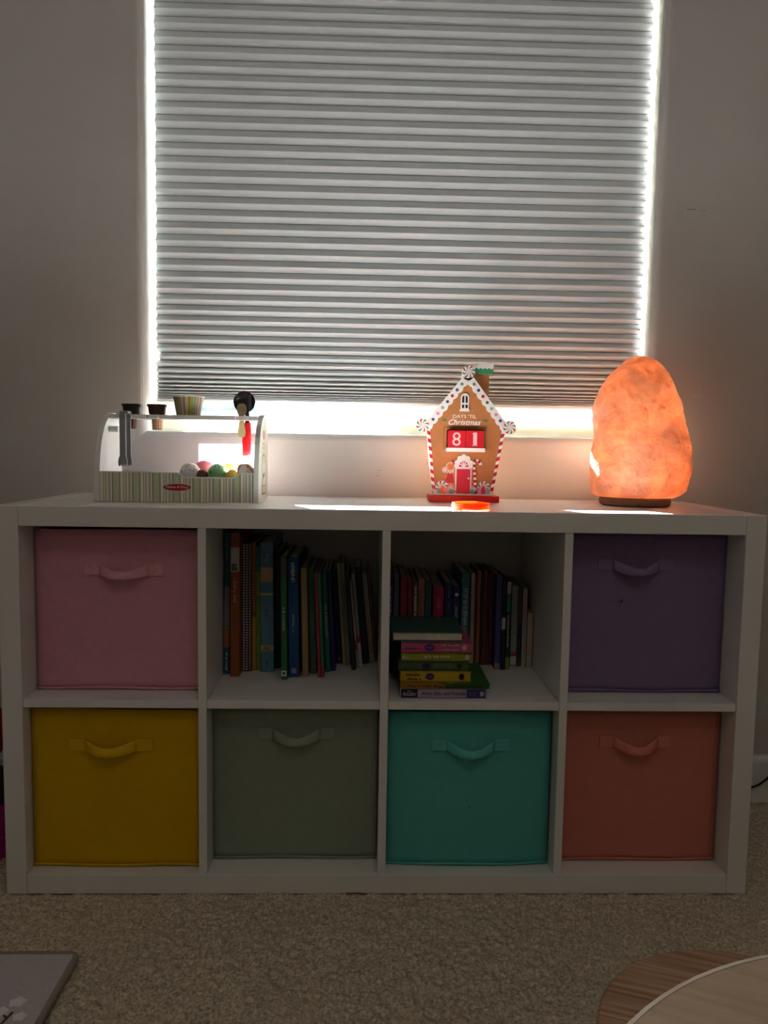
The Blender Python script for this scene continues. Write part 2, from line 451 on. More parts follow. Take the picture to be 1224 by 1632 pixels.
# ------------------------------------------------------------------ fabric bins
def bin_(key, col, cellx, z0, xa, xb, yf, hgt, hx0, hx1, hz, sag, bulge, low, label, htw=.0235):
    m = mat('felt_' + key, col, 0.95, 0.035, 60, 0.5, 900, 0.08)
    m2 = mat('strap_' + key, [min(1, c * 1.13) for c in col], 0.6, 0.06, 90, 0.3, 700, 0.2)
    e = empty('storage_bin', ((xa + xb) / 2, yf + .16, z0), label, 'bin', 'fabric bins in the cube shelf')
    yb = min(yf + .318, D - .004)
    z0 = z0 + .001
    th = .004
    nx, nz = 24, 20
    bm = bmesh.new()
    def front(off):
        g = []
        for j in range(nz + 1):
            row = []
            for i in range(nx + 1):
                u = i / nx; v = j / nz
                s = math.sin(math.pi * u); w_ = math.sin(math.pi * v)
                y = yf + off - bulge * s * (0.35 + 0.65 * w_) + 0.0008 * noise.noise((u * 6, v * 6, hash(key) % 97)) - (low * s * (1 - v) ** 2)
                z = z0 + hgt * v + .0008 * math.sin(u * 5 + len(key)) * v
                row.append(bm.verts.new((xa + (xb - xa) * u, y, z)))
            g.append(row)
        return g
    g0 = front(0); g1 = front(th)
    for j in range(nz):
        for i in range(nx):
            bm.faces.new((g0[j][i], g0[j][i + 1], g0[j + 1][i + 1], g0[j + 1][i]))
            bm.faces.new((g1[j][i], g1[j + 1][i], g1[j + 1][i + 1], g1[j][i + 1]))
    for i in range(nx):
        bm.faces.new((g0[0][i], g1[0][i], g1[0][i + 1], g0[0][i + 1])); bm.faces.new((g0[nz][i], g0[nz][i + 1], g1[nz][i + 1], g1[nz][i]))
    for j in range(nz):
        bm.faces.new((g0[j][0], g0[j + 1][0], g1[j + 1][0], g1[j][0])); bm.faces.new((g0[j][nx], g1[j][nx], g1[j + 1][nx], g0[j + 1][nx]))
    mk('front_panel', bm, m, e, smooth=True)
    mk('side_panel', bx(xa, xa + th, yf + th + .0005, yb, z0, z0 + hgt, bev=.001), m, e)
    mk('side_panel', bx(xb - th, xb, yf + th + .0005, yb, z0, z0 + hgt, bev=.001), m, e)
    mk('back_panel', bx(xa + th, xb - th, yb - th, yb, z0, z0 + hgt, bev=.001), m, e)
    mk('base_panel', bx(xa + th, xb - th, yf + th + .001, yb - th, z0, z0 + th), m, e)
    # folded hem along the bottom of the front
    pts = []
    for i in range(25):
        u = i / 24; s = math.sin(math.pi * u)
        pts.append((xa + (xb - xa) * u, yf - bulge * s * .35 - low * s - .0012, z0 + .0035 + .0012 * math.sin(u * 9 + len(key))))
    mk('hem', tube(bmesh.new(), pts, .0028, 6), m, e, smooth=True)
    # webbing handle: two stitched patches and a hanging loop
    pw = (hx1 - hx0) * .2
    mid = (hx0 + hx1) / 2
    def fy(x, z):
        u = (x - xa) / (xb - xa); v = (z - z0) / hgt; s = math.sin(math.pi * u)
        return yf - bulge * s * (.35 + .65 * math.sin(math.pi * v)) - low * s * (1 - v) ** 2
    for a, b in ((hx0, hx0 + pw), (hx1 - pw, hx1)):
        y = min(fy(a, hz), fy(b, hz), fy(a, hz - htw), fy(b, hz - htw), fy((a + b) / 2, hz - htw)) - .0012
        p = mk('handle_patch', bx(a, b, y - .0016, y + .0025, hz - htw, hz, bev=.0006), m2, e)
        st = bmesh.new()
        q = .0025
        for (xA, zA), (xB, zB) in (((a + q, hz - q), (b - q, hz - q)), ((a + q, hz - htw + q), (b - q, hz - htw + q)), ((a + q, hz - q), (a + q, hz - htw + q)), ((b - q, hz - q), (b - q, hz - htw + q)),
                                   ((a + q, hz - q), (b - q, hz - htw + q)), ((a + q, hz - htw + q), (b - q, hz - q))):
            tube(st, [(xA, y - .0017, zA), (xB, y - .0017, zB)], .0007, 4)
        bmesh.ops.translate(st, vec=-e.location, verts=st.verts)
        mk('stitching', st, m2, p, world_coords=False)
    bm = bmesh.new(); rows = []
    N = 18
    a, b = hx0 + pw * .95, hx1 - pw * .95
    yb0 = fy(mid, hz) - .002
    for i in range(N + 1):
        u = i / N; s = math.sin(math.pi * u)
        x = a + (b - a) * u; out = .020 * s; dz = (sag + .005) * s
        row = []
        for k in range(7):
            v = k / 6
            puff = .004 * math.sin(math.pi * v) * s
            row.append(bm.verts.new((x, yb0 - .001 - out - puff - .006 * v * s, hz - .0005 - dz * (1 - .30 * v) - htw * (.96 - .10 * s) * v + .0007 * math.sin(9 * u + 3 * v))))
        rows.append(row)
    for i in range(N):
        for k in range(6):
            bm.faces.new((rows[i][k], rows[i + 1][k], rows[i + 1][k + 1], rows[i][k + 1]))
    o = mk('handle', bm, m2, e, smooth=True)
    so = o.modifiers.new('thick', 'SOLIDIFY'); so.thickness = .002; so.offset = 0
    return e
bin_('pink', (0.70, 0.33, 0.40), 0, ZS, .0415, .3715, .0653, .322, .139, .294, .645, .006, .0015, 0, 'pink fabric storage bin in the upper row, left end of the shelf')
bin_('mustard', (0.66, 0.40, 0.008), 0, T, .0412, .3718, .0324, .321, .1157, .2772, .301, .004, .002, .001, 'mustard yellow fabric storage bin in the lower row')
bin_('sage', (0.28, 0.33, 0.25), 1, T, .3905, .7228, .0608, .316, .4810, .636, .316, .008, .002, 0, 'grey green fabric storage bin below the tall row of books')
teal_bin = bin_('teal', (0.10, 0.46, 0.41), 2, T, .7424, 1.0708, .0426, .317, .8305, .9874, .3015, .010, .004, .008, 'teal fabric storage bin with a bulging front in the lower row')
purple_bin = bin_('purple', (0.23, 0.165, 0.30), 3, ZS, 1.0945, 1.4246, .0712, .325, 1.1623, 1.3154, .666, .010, .0015, 0, 'dark purple fabric storage bin in the upper row')
bin_('coral', (0.63, 0.21, 0.155), 3, T, 1.0932, 1.4213, .0549, .314, 1.1744, 1.3218, .3045, .009, .0015, 0, 'coral red fabric storage bin in the lower row')

M_tear = mat('dark_nick', (.02, .015, .02), .9)
mk('nick', prism_xz(bmesh.new(), [(1.2100, .5780), (1.2118, .5766), (1.2134, .5778), (1.2146, .5836), (1.2128, .5802), (1.2112, .5794)], .0668, .0720), M_tear, purple_bin)
mk('nick', prism_xz(bmesh.new(), disc_pts(.9094, .1614, .0013, 8), .0345, .0440), M_tear, teal_bin)

# ------------------------------------------------------------------ books
M_page = mat('book_paper', (0.62, 0.56, 0.44), 0.9, 0.12, 250)
def bookmat(col):
    k = 'cover_%02x%02x%02x' % tuple(int(c * 255) for c in col)
    return mat(k, col, 0.45, 0.06, 40, spec=0.3)

def book(name, label, group, loc, w, d, h, col, lean=0.0, marks=(), yaw=0.0, board=0.0012):
    """standing book: local x thickness, y depth (spine at y=0), z height"""
    bm = bmesh.new()
    board = min(board, w * .22)
    box(bm, 0, board, .001, d, 0, h); box(bm, w - board, w, .001, d, 0, h); box(bm, 0, w, 0, .0016, 0, h, bev=.0006, seg=1)
    o = mk(name, bm, bookmat(col))
    o.location = loc
    o.rotation_euler = (0, R(lean), R(yaw))
    tag(o, label, 'book', group)
    mk('pages', bx(board, w - board, .0017, d - .003, .002, h - .003), M_page, o, world_coords=False)
    for mkr in marks:
        kind = mkr[0]
        if kind == 'band':                       # band z0..z1 as fraction of height, colour
            _, a, b, c = mkr[:4]
            mk('spine_band', bx(.0003, w - .0003, -.0003, .0004, h * a, h * b), bookmat(c), o, world_coords=False)
        elif kind == 'bars':                     # unreadable lettering running down the spine
            _, a, b, c = mkr[:4]
            wd = mkr[4] if len(mkr) > 4 else .45
            tb = bmesh.new(); z = h * a
            rr = random.Random(int(loc[0] * 1e5) + int(a * 100))
            while z < h * b - .002:
                L = rr.choice((.0022, .0028, .0034)); q = wd * rr.uniform(.75, 1)
                box(tb, w * (.5 - q / 2), w * (.5 + q / 2 - rr.uniform(0, .15)), -.0005, .0004, z, min(z + L * .72, h * b))
                if rr.random() < .7:
                    box(tb, w * (.5 - q / 2), w * (.5 - q / 2 + .12), -.0005, .0004, z, min(z + L * 1.0, h * b))
                z += L if rr.random() > .16 else L * 2
            mk('title', tb, bookmat(c), o, world_coords=False)
        elif kind == 'text':                     # horizontal or downward text
            _, s, zc, wd, hh, c, down = mkr
            tb = fit_text(s, wd, hh)
            if down:
                bmesh.ops.rotate(tb, cent=(0, 0, 0), matrix=Matrix.Rotation(R(90), 3, 'Y'), verts=tb.verts)
            bmesh.ops.translate(tb, vec=(w / 2, -.0006, h * zc), verts=tb.verts)
            mk('title', tb, bookmat(c), o, world_coords=False)
        elif kind == 'badge':
            _, zc, r, c = mkr
            mk('badge', prism_xz(bmesh.new(), disc_pts(w / 2, h * zc, min(r, w * .42), 14), -.0005, .0004), bookmat(c), o, world_coords=False)
        elif kind == 'check':                    # checked cloth spine
            _, c = mkr
            tb = bmesh.new(); z = .004; k = 0
            while z < h - .006:
                box(tb, w * .18, w * .82, -.0004, .0004, z, z + .003); z += .0058
            mk('checks', tb, bookmat(c), o, world_coords=False)
    return o
WHT = (.62, .60, .56)
G1 = 'books standing in the shelf left of the middle'
G2 = 'books standing behind the stack of books'
row1 = [
 ((.3913, .0115, .173, .3090, 0.40), (.02, .10, .15), (('band', .345, .62, (.20, .20, .22)), ('band', .19, .34, (.34, .15, .05)), ('bars', .03, .16, WHT), ('bars', .80, .95, (.10, .28, .36))), 'tall teal book with an orange lower spine, against the shelf side'),
 ((.4077, .0190, .155, .3090, 0.30), (.27, .065, .02), (('band', .73, .90, (.50, .47, .43)), ('bars', .52, .70, (.55, .28, .12)), ('bars', .74, .79, (.05, .04, .04), .8)), 'tall thick rust orange book with a white block on its spine'),
 ((.4278, .0060, .194, .2828, 0.12), (.06, .04, .05), (('check', WHT),), 'thin dark book with a white checked spine beside the rust orange book'),
 ((.4345, .0063, .192, .2830, 0.04), (.05, .035, .045), (('check', (.5, .48, .47)),), 'middle one of three thin dark books with checked spines'),
 ((.4414, .0061, .194, .2828, -.04), (.07, .03, .04), (('check', (.42, .38, .40)),), 'thin dark checked book touching the orange and yellow book'),
 ((.4481, .0086, .200, .2822, -.20), (.34, .11, .02), (('band', .0, .42, (.42, .24, .03)), ('badge', .45, .0035, (.05, .10, .05))), 'thin book with an orange spine turning yellow below'),
 ((.4578, .0094, .197, .2744, -.38), (.16, .26, .02), (('band', .80, 1, (.03, .14, .07)), ('bars', .30, .62, (.08, .15, .02))), 'thin lime green book next to the wide blue book'),
 ((.4689, .0274, .189, .2850, -.50), (.09, .20, .30), (('band', .70, .81, (.48, .30, .16)), ('band', .165, .21, (.50, .38, .14)), ('text', 'ABC', .187, .019, .009, (.04, .03, .03), False), ('band', .595, .615, (.40, .38, .16)), ('text', 'Zoo', .46, .018, .007, (.03, .05, .12), True), ('bars', .04, .13, (.3, .4, .5), .2), ('bars', .86, .92, (.4, .5, .6), .3)), 'widest book, light blue spine with a yellow ABC band'),
 ((.4972, .0110, .219, .2617, -.62), (.02, .015, .025), (('bars', .3, .9, (.07, .05, .08), .5),), 'black book set back between the light blue and green books'),
 ((.5186, .0118, .136, .2630, -.60), (.03, .15, .05), (('band', .85, .97, (.10, .06, .07)), ('bars', .40, .60, (.45, .52, .42)), ('band', .03, .075, (.62, .60, .55)), ('badge', .053, .003, (.04, .04, .04))), 'green book pulled furthest forward with a white badge at the foot'),
 ((.5330, .0215, .154, .2580, -.80), (.012, .065, .20), (('bars', .80, .96, (.55, .56, .58), .5), ('bars', .38, .53, (.45, .5, .58), .25), ('badge', .055, .006, (.30, .26, .30))), 'thick royal blue book with white lettering near the spine top'),
 ((.5563, .0029, .192, .2495, -.99), (.02, .02, .02), (), 'very thin black book between the blue and tan books'),
 ((.5618, .0125, .159, .2348, -1.34), (.30, .20, .09), (), 'plain tan book beside the thick royal blue book'),
 ((.5777, .0133, .181, .2280, -1.93), (.04, .13, .09), (('badge', .07, .004, (.4, .05, .06)), ('badge', .15, .003, (.4, .05, .06)), ('bars', .35, .6, (.08, .24, .16))), 'dark green book with two red dots at the foot of the spine'),
 ((.5950, .0066, .154, .2275, -2.40), (.34, .03, .06), (), 'thin crimson book leaning beside the dark green book'),
 ((.6025, .0069, .154, .2261, -2.60), (.03, .17, .09), (('band', 0, .12, (.36, .03, .05)),), 'thin green book with a red foot leaning left'),
 ((.6105, .0100, .193, .2195, -3.05), (.02, .16, .15), (('bars', .35, .70, (.42, .52, .52)),), 'teal leaning book with pale lettering down its spine'),
 ((.6222, .0098, .201, .2217, -3.50), (.014, .02, .09), (('bars', .5, .8, (.2, .08, .1), .3),), 'navy leaning book just right of the lettered teal book'),
 ((.6332, .0092, .259, .2159, -3.90), (.012, .015, .07), (('badge', .05, .003, (.4, .04, .05)),), 'navy leaning book set back with a red dot at the foot'),
 ((.6459, .0070, .249, .2332, -4.20), (.32, .29, .12), (), 'thin straw yellow leaning book set back in the row'),
 ((.6540, .0094, .247, .2336, -4.31), (.24, .23, .15), (('bars', .3, .8, (.16, .15, .09), .3),), 'olive grey leaning book touching the straw yellow one'),
 ((.6674, .0088, .209, .2141, -4.91), (.02, .02, .025), (), 'black leaning book standing forward of the olive grey book'),
 ((.6775, .0042, .224, .1980, -5.40), (.45, .36, .26), (('band', .2, .32, (.35, .04, .04)),), 'very thin cream leaning book with a red mark'),
 ((.6826, .0076, .236, .2114, -5.50), (.28, .28, .31), (('band', .26, .33, (.36, .04, .05)), ('band', 0, .26, (.50, .48, .50))), 'grey leaning book with a red and white foot'),
 ((.6912, .0138, .260, .2233, -5.60), (.02, .018, .022), (), 'thick black leaning book near the shelf divider'),
 ((.7064, .0110, .271, .2076, -5.80), (.30, .28, .25), (('band', .1, .45, (.30, .22, .17)),), 'pale grey beige leaning book near the shelf divider'),
 ((.7182, .0040, .280, .2200, -5.40), (.22, .06, .07), (), 'last thin dark red book, leaning against the row by the divider'),
]
for i_ in range(1, len(row1)):
    (x, w, y, h, ln), (px_, pw_, py_, ph_, pl_) = row1[i_][0], row1[i_ - 1][0]
    hm = min(h, ph_)
    for hh_ in (0, hm):
        lim = x + math.tan(R(ln)) * hh_ - math.tan(R(pl_)) * hh_ - .0004
        pw_ = min(pw_, max((lim - px_) * math.cos(R(pl_)), pw_ * .72))
    over = px_ + pw_ / math.cos(R(pl_)) + math.tan(R(pl_)) * hm + .0004 - (x + math.tan(R(ln)) * hm)
    if over > 0:
        ln = math.degrees(math.atan(math.tan(R(ln)) + over / hm))
    row1[i_] = ((x, w, y, h, ln), *row1[i_][1:]); row1[i_ - 1] = ((px_, pw_, py_, ph_, pl_), *row1[i_ - 1][1:])
for (x, w, y, h, ln), col, marks, lab in row1:
    book('picture_book', lab, G1, (x, y, ZS + .0004 + (w * math.sin(R(-ln)) if ln < 0 else 0) * 0 + (w * math.sin(R(ln)) if ln > 0 else 0)), w, min(.20, .388 - y), h, col, ln, marks)

row2 = [
 ((.7440, .0104, .19, .2286), (.02, .03, .10), (('bars', .2, .85, (.36, .38, .42)),), 'navy book with white lettering against the middle divider'),
 ((.7562, .0104, .19, .2219), (.10, .11, .17), (), 'slate blue book beside the navy book at the middle divider'),
 ((.7705, .0139, .192, .2147), (.28, .03, .03), (('band', .2, .5, (.34, .28, .26)),), 'bright red book above the paper edge of the stack'),
 ((.7860, .0110, .19, .2047), (.20, .01, .02), (('bars', .25, .45, (.55, .45, .30)), ('bars', .6, .9, (.42, .10, .12), .3)), 'dark red book with gold lettering'),
 ((.7985, .0093, .19, .2030), (.14, .13, .08), (('bars', .35, .95, (.58, .55, .48), .6),), 'olive book with bold white lettering'),
 ((.8095, .0135, .194, .2078), (.38, .15, .10), (('bars', .4, .9, (.28, .08, .08), .4),), 'salmon book next to the dark teal book'),
 ((.8245, .0138, .194, .2062), (.03, .08, .10), (), 'dark teal book between the salmon and magenta books'),
 ((.8420, .0225, .19, .1930), (.38, .01, .08), (('bars', .35, .9, (.55, .12, .20), .5),), 'thick magenta book standing behind the stack'),
 ((.8680, .0160, .19, .2022), (.015, .03, .10), (('bars', .30, .62, (.46, .42, .20)), ('bars', .72, .95, (.3, .34, .44), .2)), 'navy book with yellow lettering'),
 ((.8855, .0146, .19, .1953), (.015, .025, .11), (('badge', .90, .004, (.6, .6, .62)), ('bars', .3, .78, (.45, .47, .52), .4)), 'navy book with a white star dot above its lettering'),
 ((.9035, .0173, .19, .2234), (.03, .15, .17), (('bars', .25, .74, (.42, .50, .50), .65), ('text', 'POP', .80, .022, .010, (.42, .50, .50), True)), 'teal book with large pale lettering, tallest behind the stack'),
 ((.9346, .0087, .262, .2119), (.58, .54, .48), (('band', .0, .6, (.50, .40, .38)),), 'thin cream book at the left end of the set back row'),
 ((.9438, .0046, .262, .2082), (.15, .02, .02), (), 'very thin maroon book after the cream one'),
 ((.9488, .0080, .261, .2177), (.34, .15, .06), (), 'thin tan orange book in the set back row'),
 ((.9573, .0054, .258, .2127), (.03, .04, .03), (), 'very thin blackish green book in the set back row'),
 ((.9633, .0080, .259, .2182), (.22, .02, .03), (), 'thin wine red book in the set back row'),
 ((.9718, .0054, .259, .2128), (.05, .05, .03), (), 'very thin dark olive book in the set back row'),
 ((.9775, .0076, .259, .2164), (.14, .02, .025), (('bars', .3, .6, (.3, .25, .2), .3),), 'maroon book beside the indigo one'),
 ((.9858, .0124, .223, .2135), (.06, .06, .22), (('band', 0, .07, (.28, .20, .20)),), 'indigo book standing forward at the right of the row'),
 ((.9989, .0088, .220, .2053), (.02, .02, .03), (('band', .45, .58, (.50, .46, .43)),), 'black book with a white patch halfway up'),
 ((.1, 0, 0, 0), None, None, None),
 ((1.0099, .0088, .223, .1997), (.02, .03, .03), (('band', .86, 1, (.52, .40, .38)), ('band', .66, .85, (.02, .22, .16)), ('bars', .25, .63, (.5, .5, .5)), ('band', 0, .14, (.24, .28, .06))), 'black book with a green top and lime foot'),
 ((1.0250, .0141, .245, .1867), (.26, .30, .25), (('band', .13, .18, (.36, .06, .08)), ('band', .03, .13, (.58, .56, .53)), ('badge', .42, .002, (.4, .04, .04))), 'grey green book with a red stripe at its foot'),
 ((1.0408, .0080, .248, .1845), (.10, .05, .06), (('band', .1, .52, (.03, .03, .07)),), 'dark plum book beside the grey green one'),
 ((1.0523, .0043, .251, .1805), (.52, .46, .40), (), 'first of two very thin cream books near the bare shelf side'),
 ((1.0573, .0039, .249, .1798), (.50, .45, .40), (), 'second of two very thin cream books, beside the short one'),
 ((1.0618, .0118, .240, .1264), (.48, .38, .29), (), 'shortest standing book, beige, at the end of the row'),
]
for (x, w, y, h), col, marks, lab in row2:
    if col is None:
        continue
    book('picture_book', lab, G2, (x, y, ZS + .0004), w, min(.18, .388 - y), h, col, 0, marks)

# stacked books, each lying flat with its spine to the front
def flat_book(label, x, y, z, w, d, h, col, yaw, marks, fore=False, topcol=None, name='storybook'):
    bm = bmesh.new()
    bd = min(.0018, h * .2)
    if fore:
        box(bm, 0, w, 0, d, 0, bd); box(bm, 0, w, 0, d, h - bd, h); box(bm, 0, w, d - .0018, d, 0, h)
    else:
        box(bm, 0, w, 0, d, 0, bd); box(bm, 0, w, 0, d, h - bd, h); box(bm, 0, w, 0, .0018, 0, h, bev=.0007, seg=1)
    o = mk(name, bm, bookmat(col))
    o.location = (x, y, z); o.rotation_euler = (0, 0, R(yaw))
    tag(o, label, 'book', 'storybooks stacked flat')
    mk('pages', bx(.003, w - .003, .003 if fore else .002, d - (.002 if fore else .003), bd, h - bd), M_page, o, world_coords=False)
    if topcol:
        mk('cover_art', bx(.0, w, .0, d, h, h + .0002), bookmat(topcol), o, world_coords=False)
    for m_ in marks:
        if m_[0] == 'band':
            _, a, b, za, zb, c = m_
            mk('spine_band', bx(w * a, w * b, -.0003, .0004, h * za, h * zb, bev=0), bookmat(c), o, world_coords=False)
        elif m_[0] == 'text':
            _, s, xc, zc, wd, hh, c = m_[:7]
            tb = fit_text(s, wd, hh, shear=m_[7] if len(m_) > 7 else 0)
            bmesh.ops.translate(tb, vec=(w * xc, -.0008, h * zc), verts=tb.verts)
            mk('title', tb, bookmat(c), o, world_coords=False)
        elif m_[0] == 'bars':
            _, a, b, za, zb, c = m_
            tb = bmesh.new(); xx = w * a; rr = random.Random(int(z * 1e5 + a * 991))
            while xx < w * b:
                L = rr.choice((.0018, .0024, .003)); box(tb, xx, xx + L * .6, -.0006, .0004, h * za, h * (za + (zb - za) * rr.uniform(.6, 1)))
                box(tb, xx, xx + L * .8, -.0006, .0004, h * za, h * (za + (zb - za) * .25))
                xx += L if rr.random() > .15 else L * 2
            mk('title', tb, bookmat(c), o, world_coords=False)
        elif m_[0] == 'oval':
            _, xc, zc, rx, rz, c = m_
            mk('badge', prism_xz(bmesh.new(), disc_pts(w * xc, h * zc, rx, 16, rz), -.0007, .0004), bookmat(c), o, world_coords=False)
        elif m_[0] == 'top':
            _, pts, c = m_
            mk('cover_art', prism_xy(bmesh.new(), [(w * px, d * py) for px, py in pts], h, h + .0003), bookmat(c), o, world_coords=False)
        elif m_[0] == 'toptext':
            _, s, xc, yc, wd, hh, c = m_
            tb = fit_text(s, wd, hh, shear=.15)
            bmesh.ops.rotate(tb, cent=(0, 0, 0), matrix=Matrix.Rotation(R(-90), 3, 'X'), verts=tb.verts)
            bmesh.ops.translate(tb, vec=(w * xc, d * yc, h + .0006), verts=tb.verts)
            mk('title', tb, bookmat(c), o, world_coords=False)
    return o
z = ZS + .0005
flat_book('lilac storybook with dark end blocks, bottom of the stack', .7650, .0240, z, .1700, .150, .0195, (.40, .31, .40), 0,
          (('band', .0, .006, 0, 1, WHT), ('band', .008, .20, .08, .92, (.015, .015, .05)), ('text', 'FROZEN', .103, .42, .024, .006, WHT), ('text', 'Disney', .103, .74, .008, .0025, WHT), ('text', 'Anna, Elsa, and Friends', .50, .5, .088, .0085, (.09, .03, .16), .3),
           ('band', .77, .99, .08, .92, (.05, .03, .14)), ('bars', .80, .88, .3, .7, (.12, .09, .22)), ('oval', .95, .5, .004, .005, (.45, .4, .5))))
z += .0199
flat_book('wide green and orange storybook, second from the bottom of the stack', .7648, .0240, z, .1775, .150, .0085, (.03, .13, .03), 0,
          (('band', 0, .5, 0, 1, (.34, .16, .02)), ('text', 'The Little Engine That Could', .49, .5, .150, .0062, (.03, .015, .015), .25), ('top', [(0, 0), (.46, 0), (.40, .5), (0, 1)], (.36, .18, .02)), ('top', [(.36, .1), (.52, .1), (.56, .35), (.40, .35)], (.03, .10, .26)), ('top', [(.53, .05), (.60, .05), (.62, .4), (.56, .3)], (.40, .33, .05))))
z += .0092
flat_book('bright yellow storybook in the stack', .7650, .0350, z, .1400, .140, .0230, (.50, .34, .015), 0,
          (('bars', .08, .28, .55, .80, (.08, .05, .01)), ('bars', .10, .28, .20, .42, (.08, .05, .01)), ('oval', .42, .5, .009, .0065, (.03, .02, .12)), ('text', 'Peppa', .42, .5, .012, .005, (.40, .10, .16)), ('oval', .87, .5, .006, .007, (.08, .05, .01)), ('oval', .87, .52, .0035, .004, (.45, .30, .02)), ('top', [(0, 0), (1, 0), (1, 1), (0, 1)], (.05, .05, .09))))
z += .0236
flat_book('moss green storybook directly on the bright yellow one', .7600, .0355, z, .1400, .140, .0182, (.07, .115, .045), 0,
          (('bars', .06, .30, .3, .7, (.10, .16, .08)), ('oval', .40, .5, .009, .006, (.03, .02, .10)), ('bars', .52, .8, .3, .7, (.12, .17, .07)), ('oval', .87, .5, .005, .006, (.02, .03, .01))))
z += .0187
flat_book('lime storybook with white title in the stack', .7660, .0350, z, .1395, .140, .0165, (.27, .28, .02), 0,
          (('bars', .33, .68, .35, .75, (.58, .58, .40)), ('bars', .02, .12, .2, .8, (.45, .45, .25)), ('oval', .94, .5, .005, .006, (.4, .42, .3)), ('top', [(0, 0), (.7, 0), (.7, 1), (0, 1)], (.34, .14, .07))))
z += .0171
flat_book('pink storybook second from the top of the stack', .7655, .0350, z, .1410, .140, .0215, (.46, .085, .17), 0,
          (('bars', .05, .24, .3, .7, (.34, .08, .20)), ('oval', .40, .5, .010, .0075, (.07, .03, .20)), ('text', 'Peppa', .40, .5, .013, .0055, (.45, .12, .22)), ('bars', .56, .80, .55, .85, (.58, .40, .42)), ('bars', .57, .80, .15, .42, (.58, .40, .42)), ('oval', .89, .5, .005, .006, (.55, .35, .42)), ('band', 0, 1, 0, .1, (.30, .02, .03)),
           ('top', [(0, 0), (.3, 0), (.36, 1), (0, 1)], (.05, .13, .30)), ('top', [(.42, .05), (.6, .05), (.56, .5), (.45, .5)], (.10, .22, .14)), ('top', [(.64, .05), (.8, .05), (.8, .4), (.66, .4)], (.30, .10, .07))))
z += .0221
flat_book('book with its cream page edges facing out, top of the stack', .7470, .0400, z, .1425, .140, .0185, (.03, .10, .08), 0, (), fore=True)

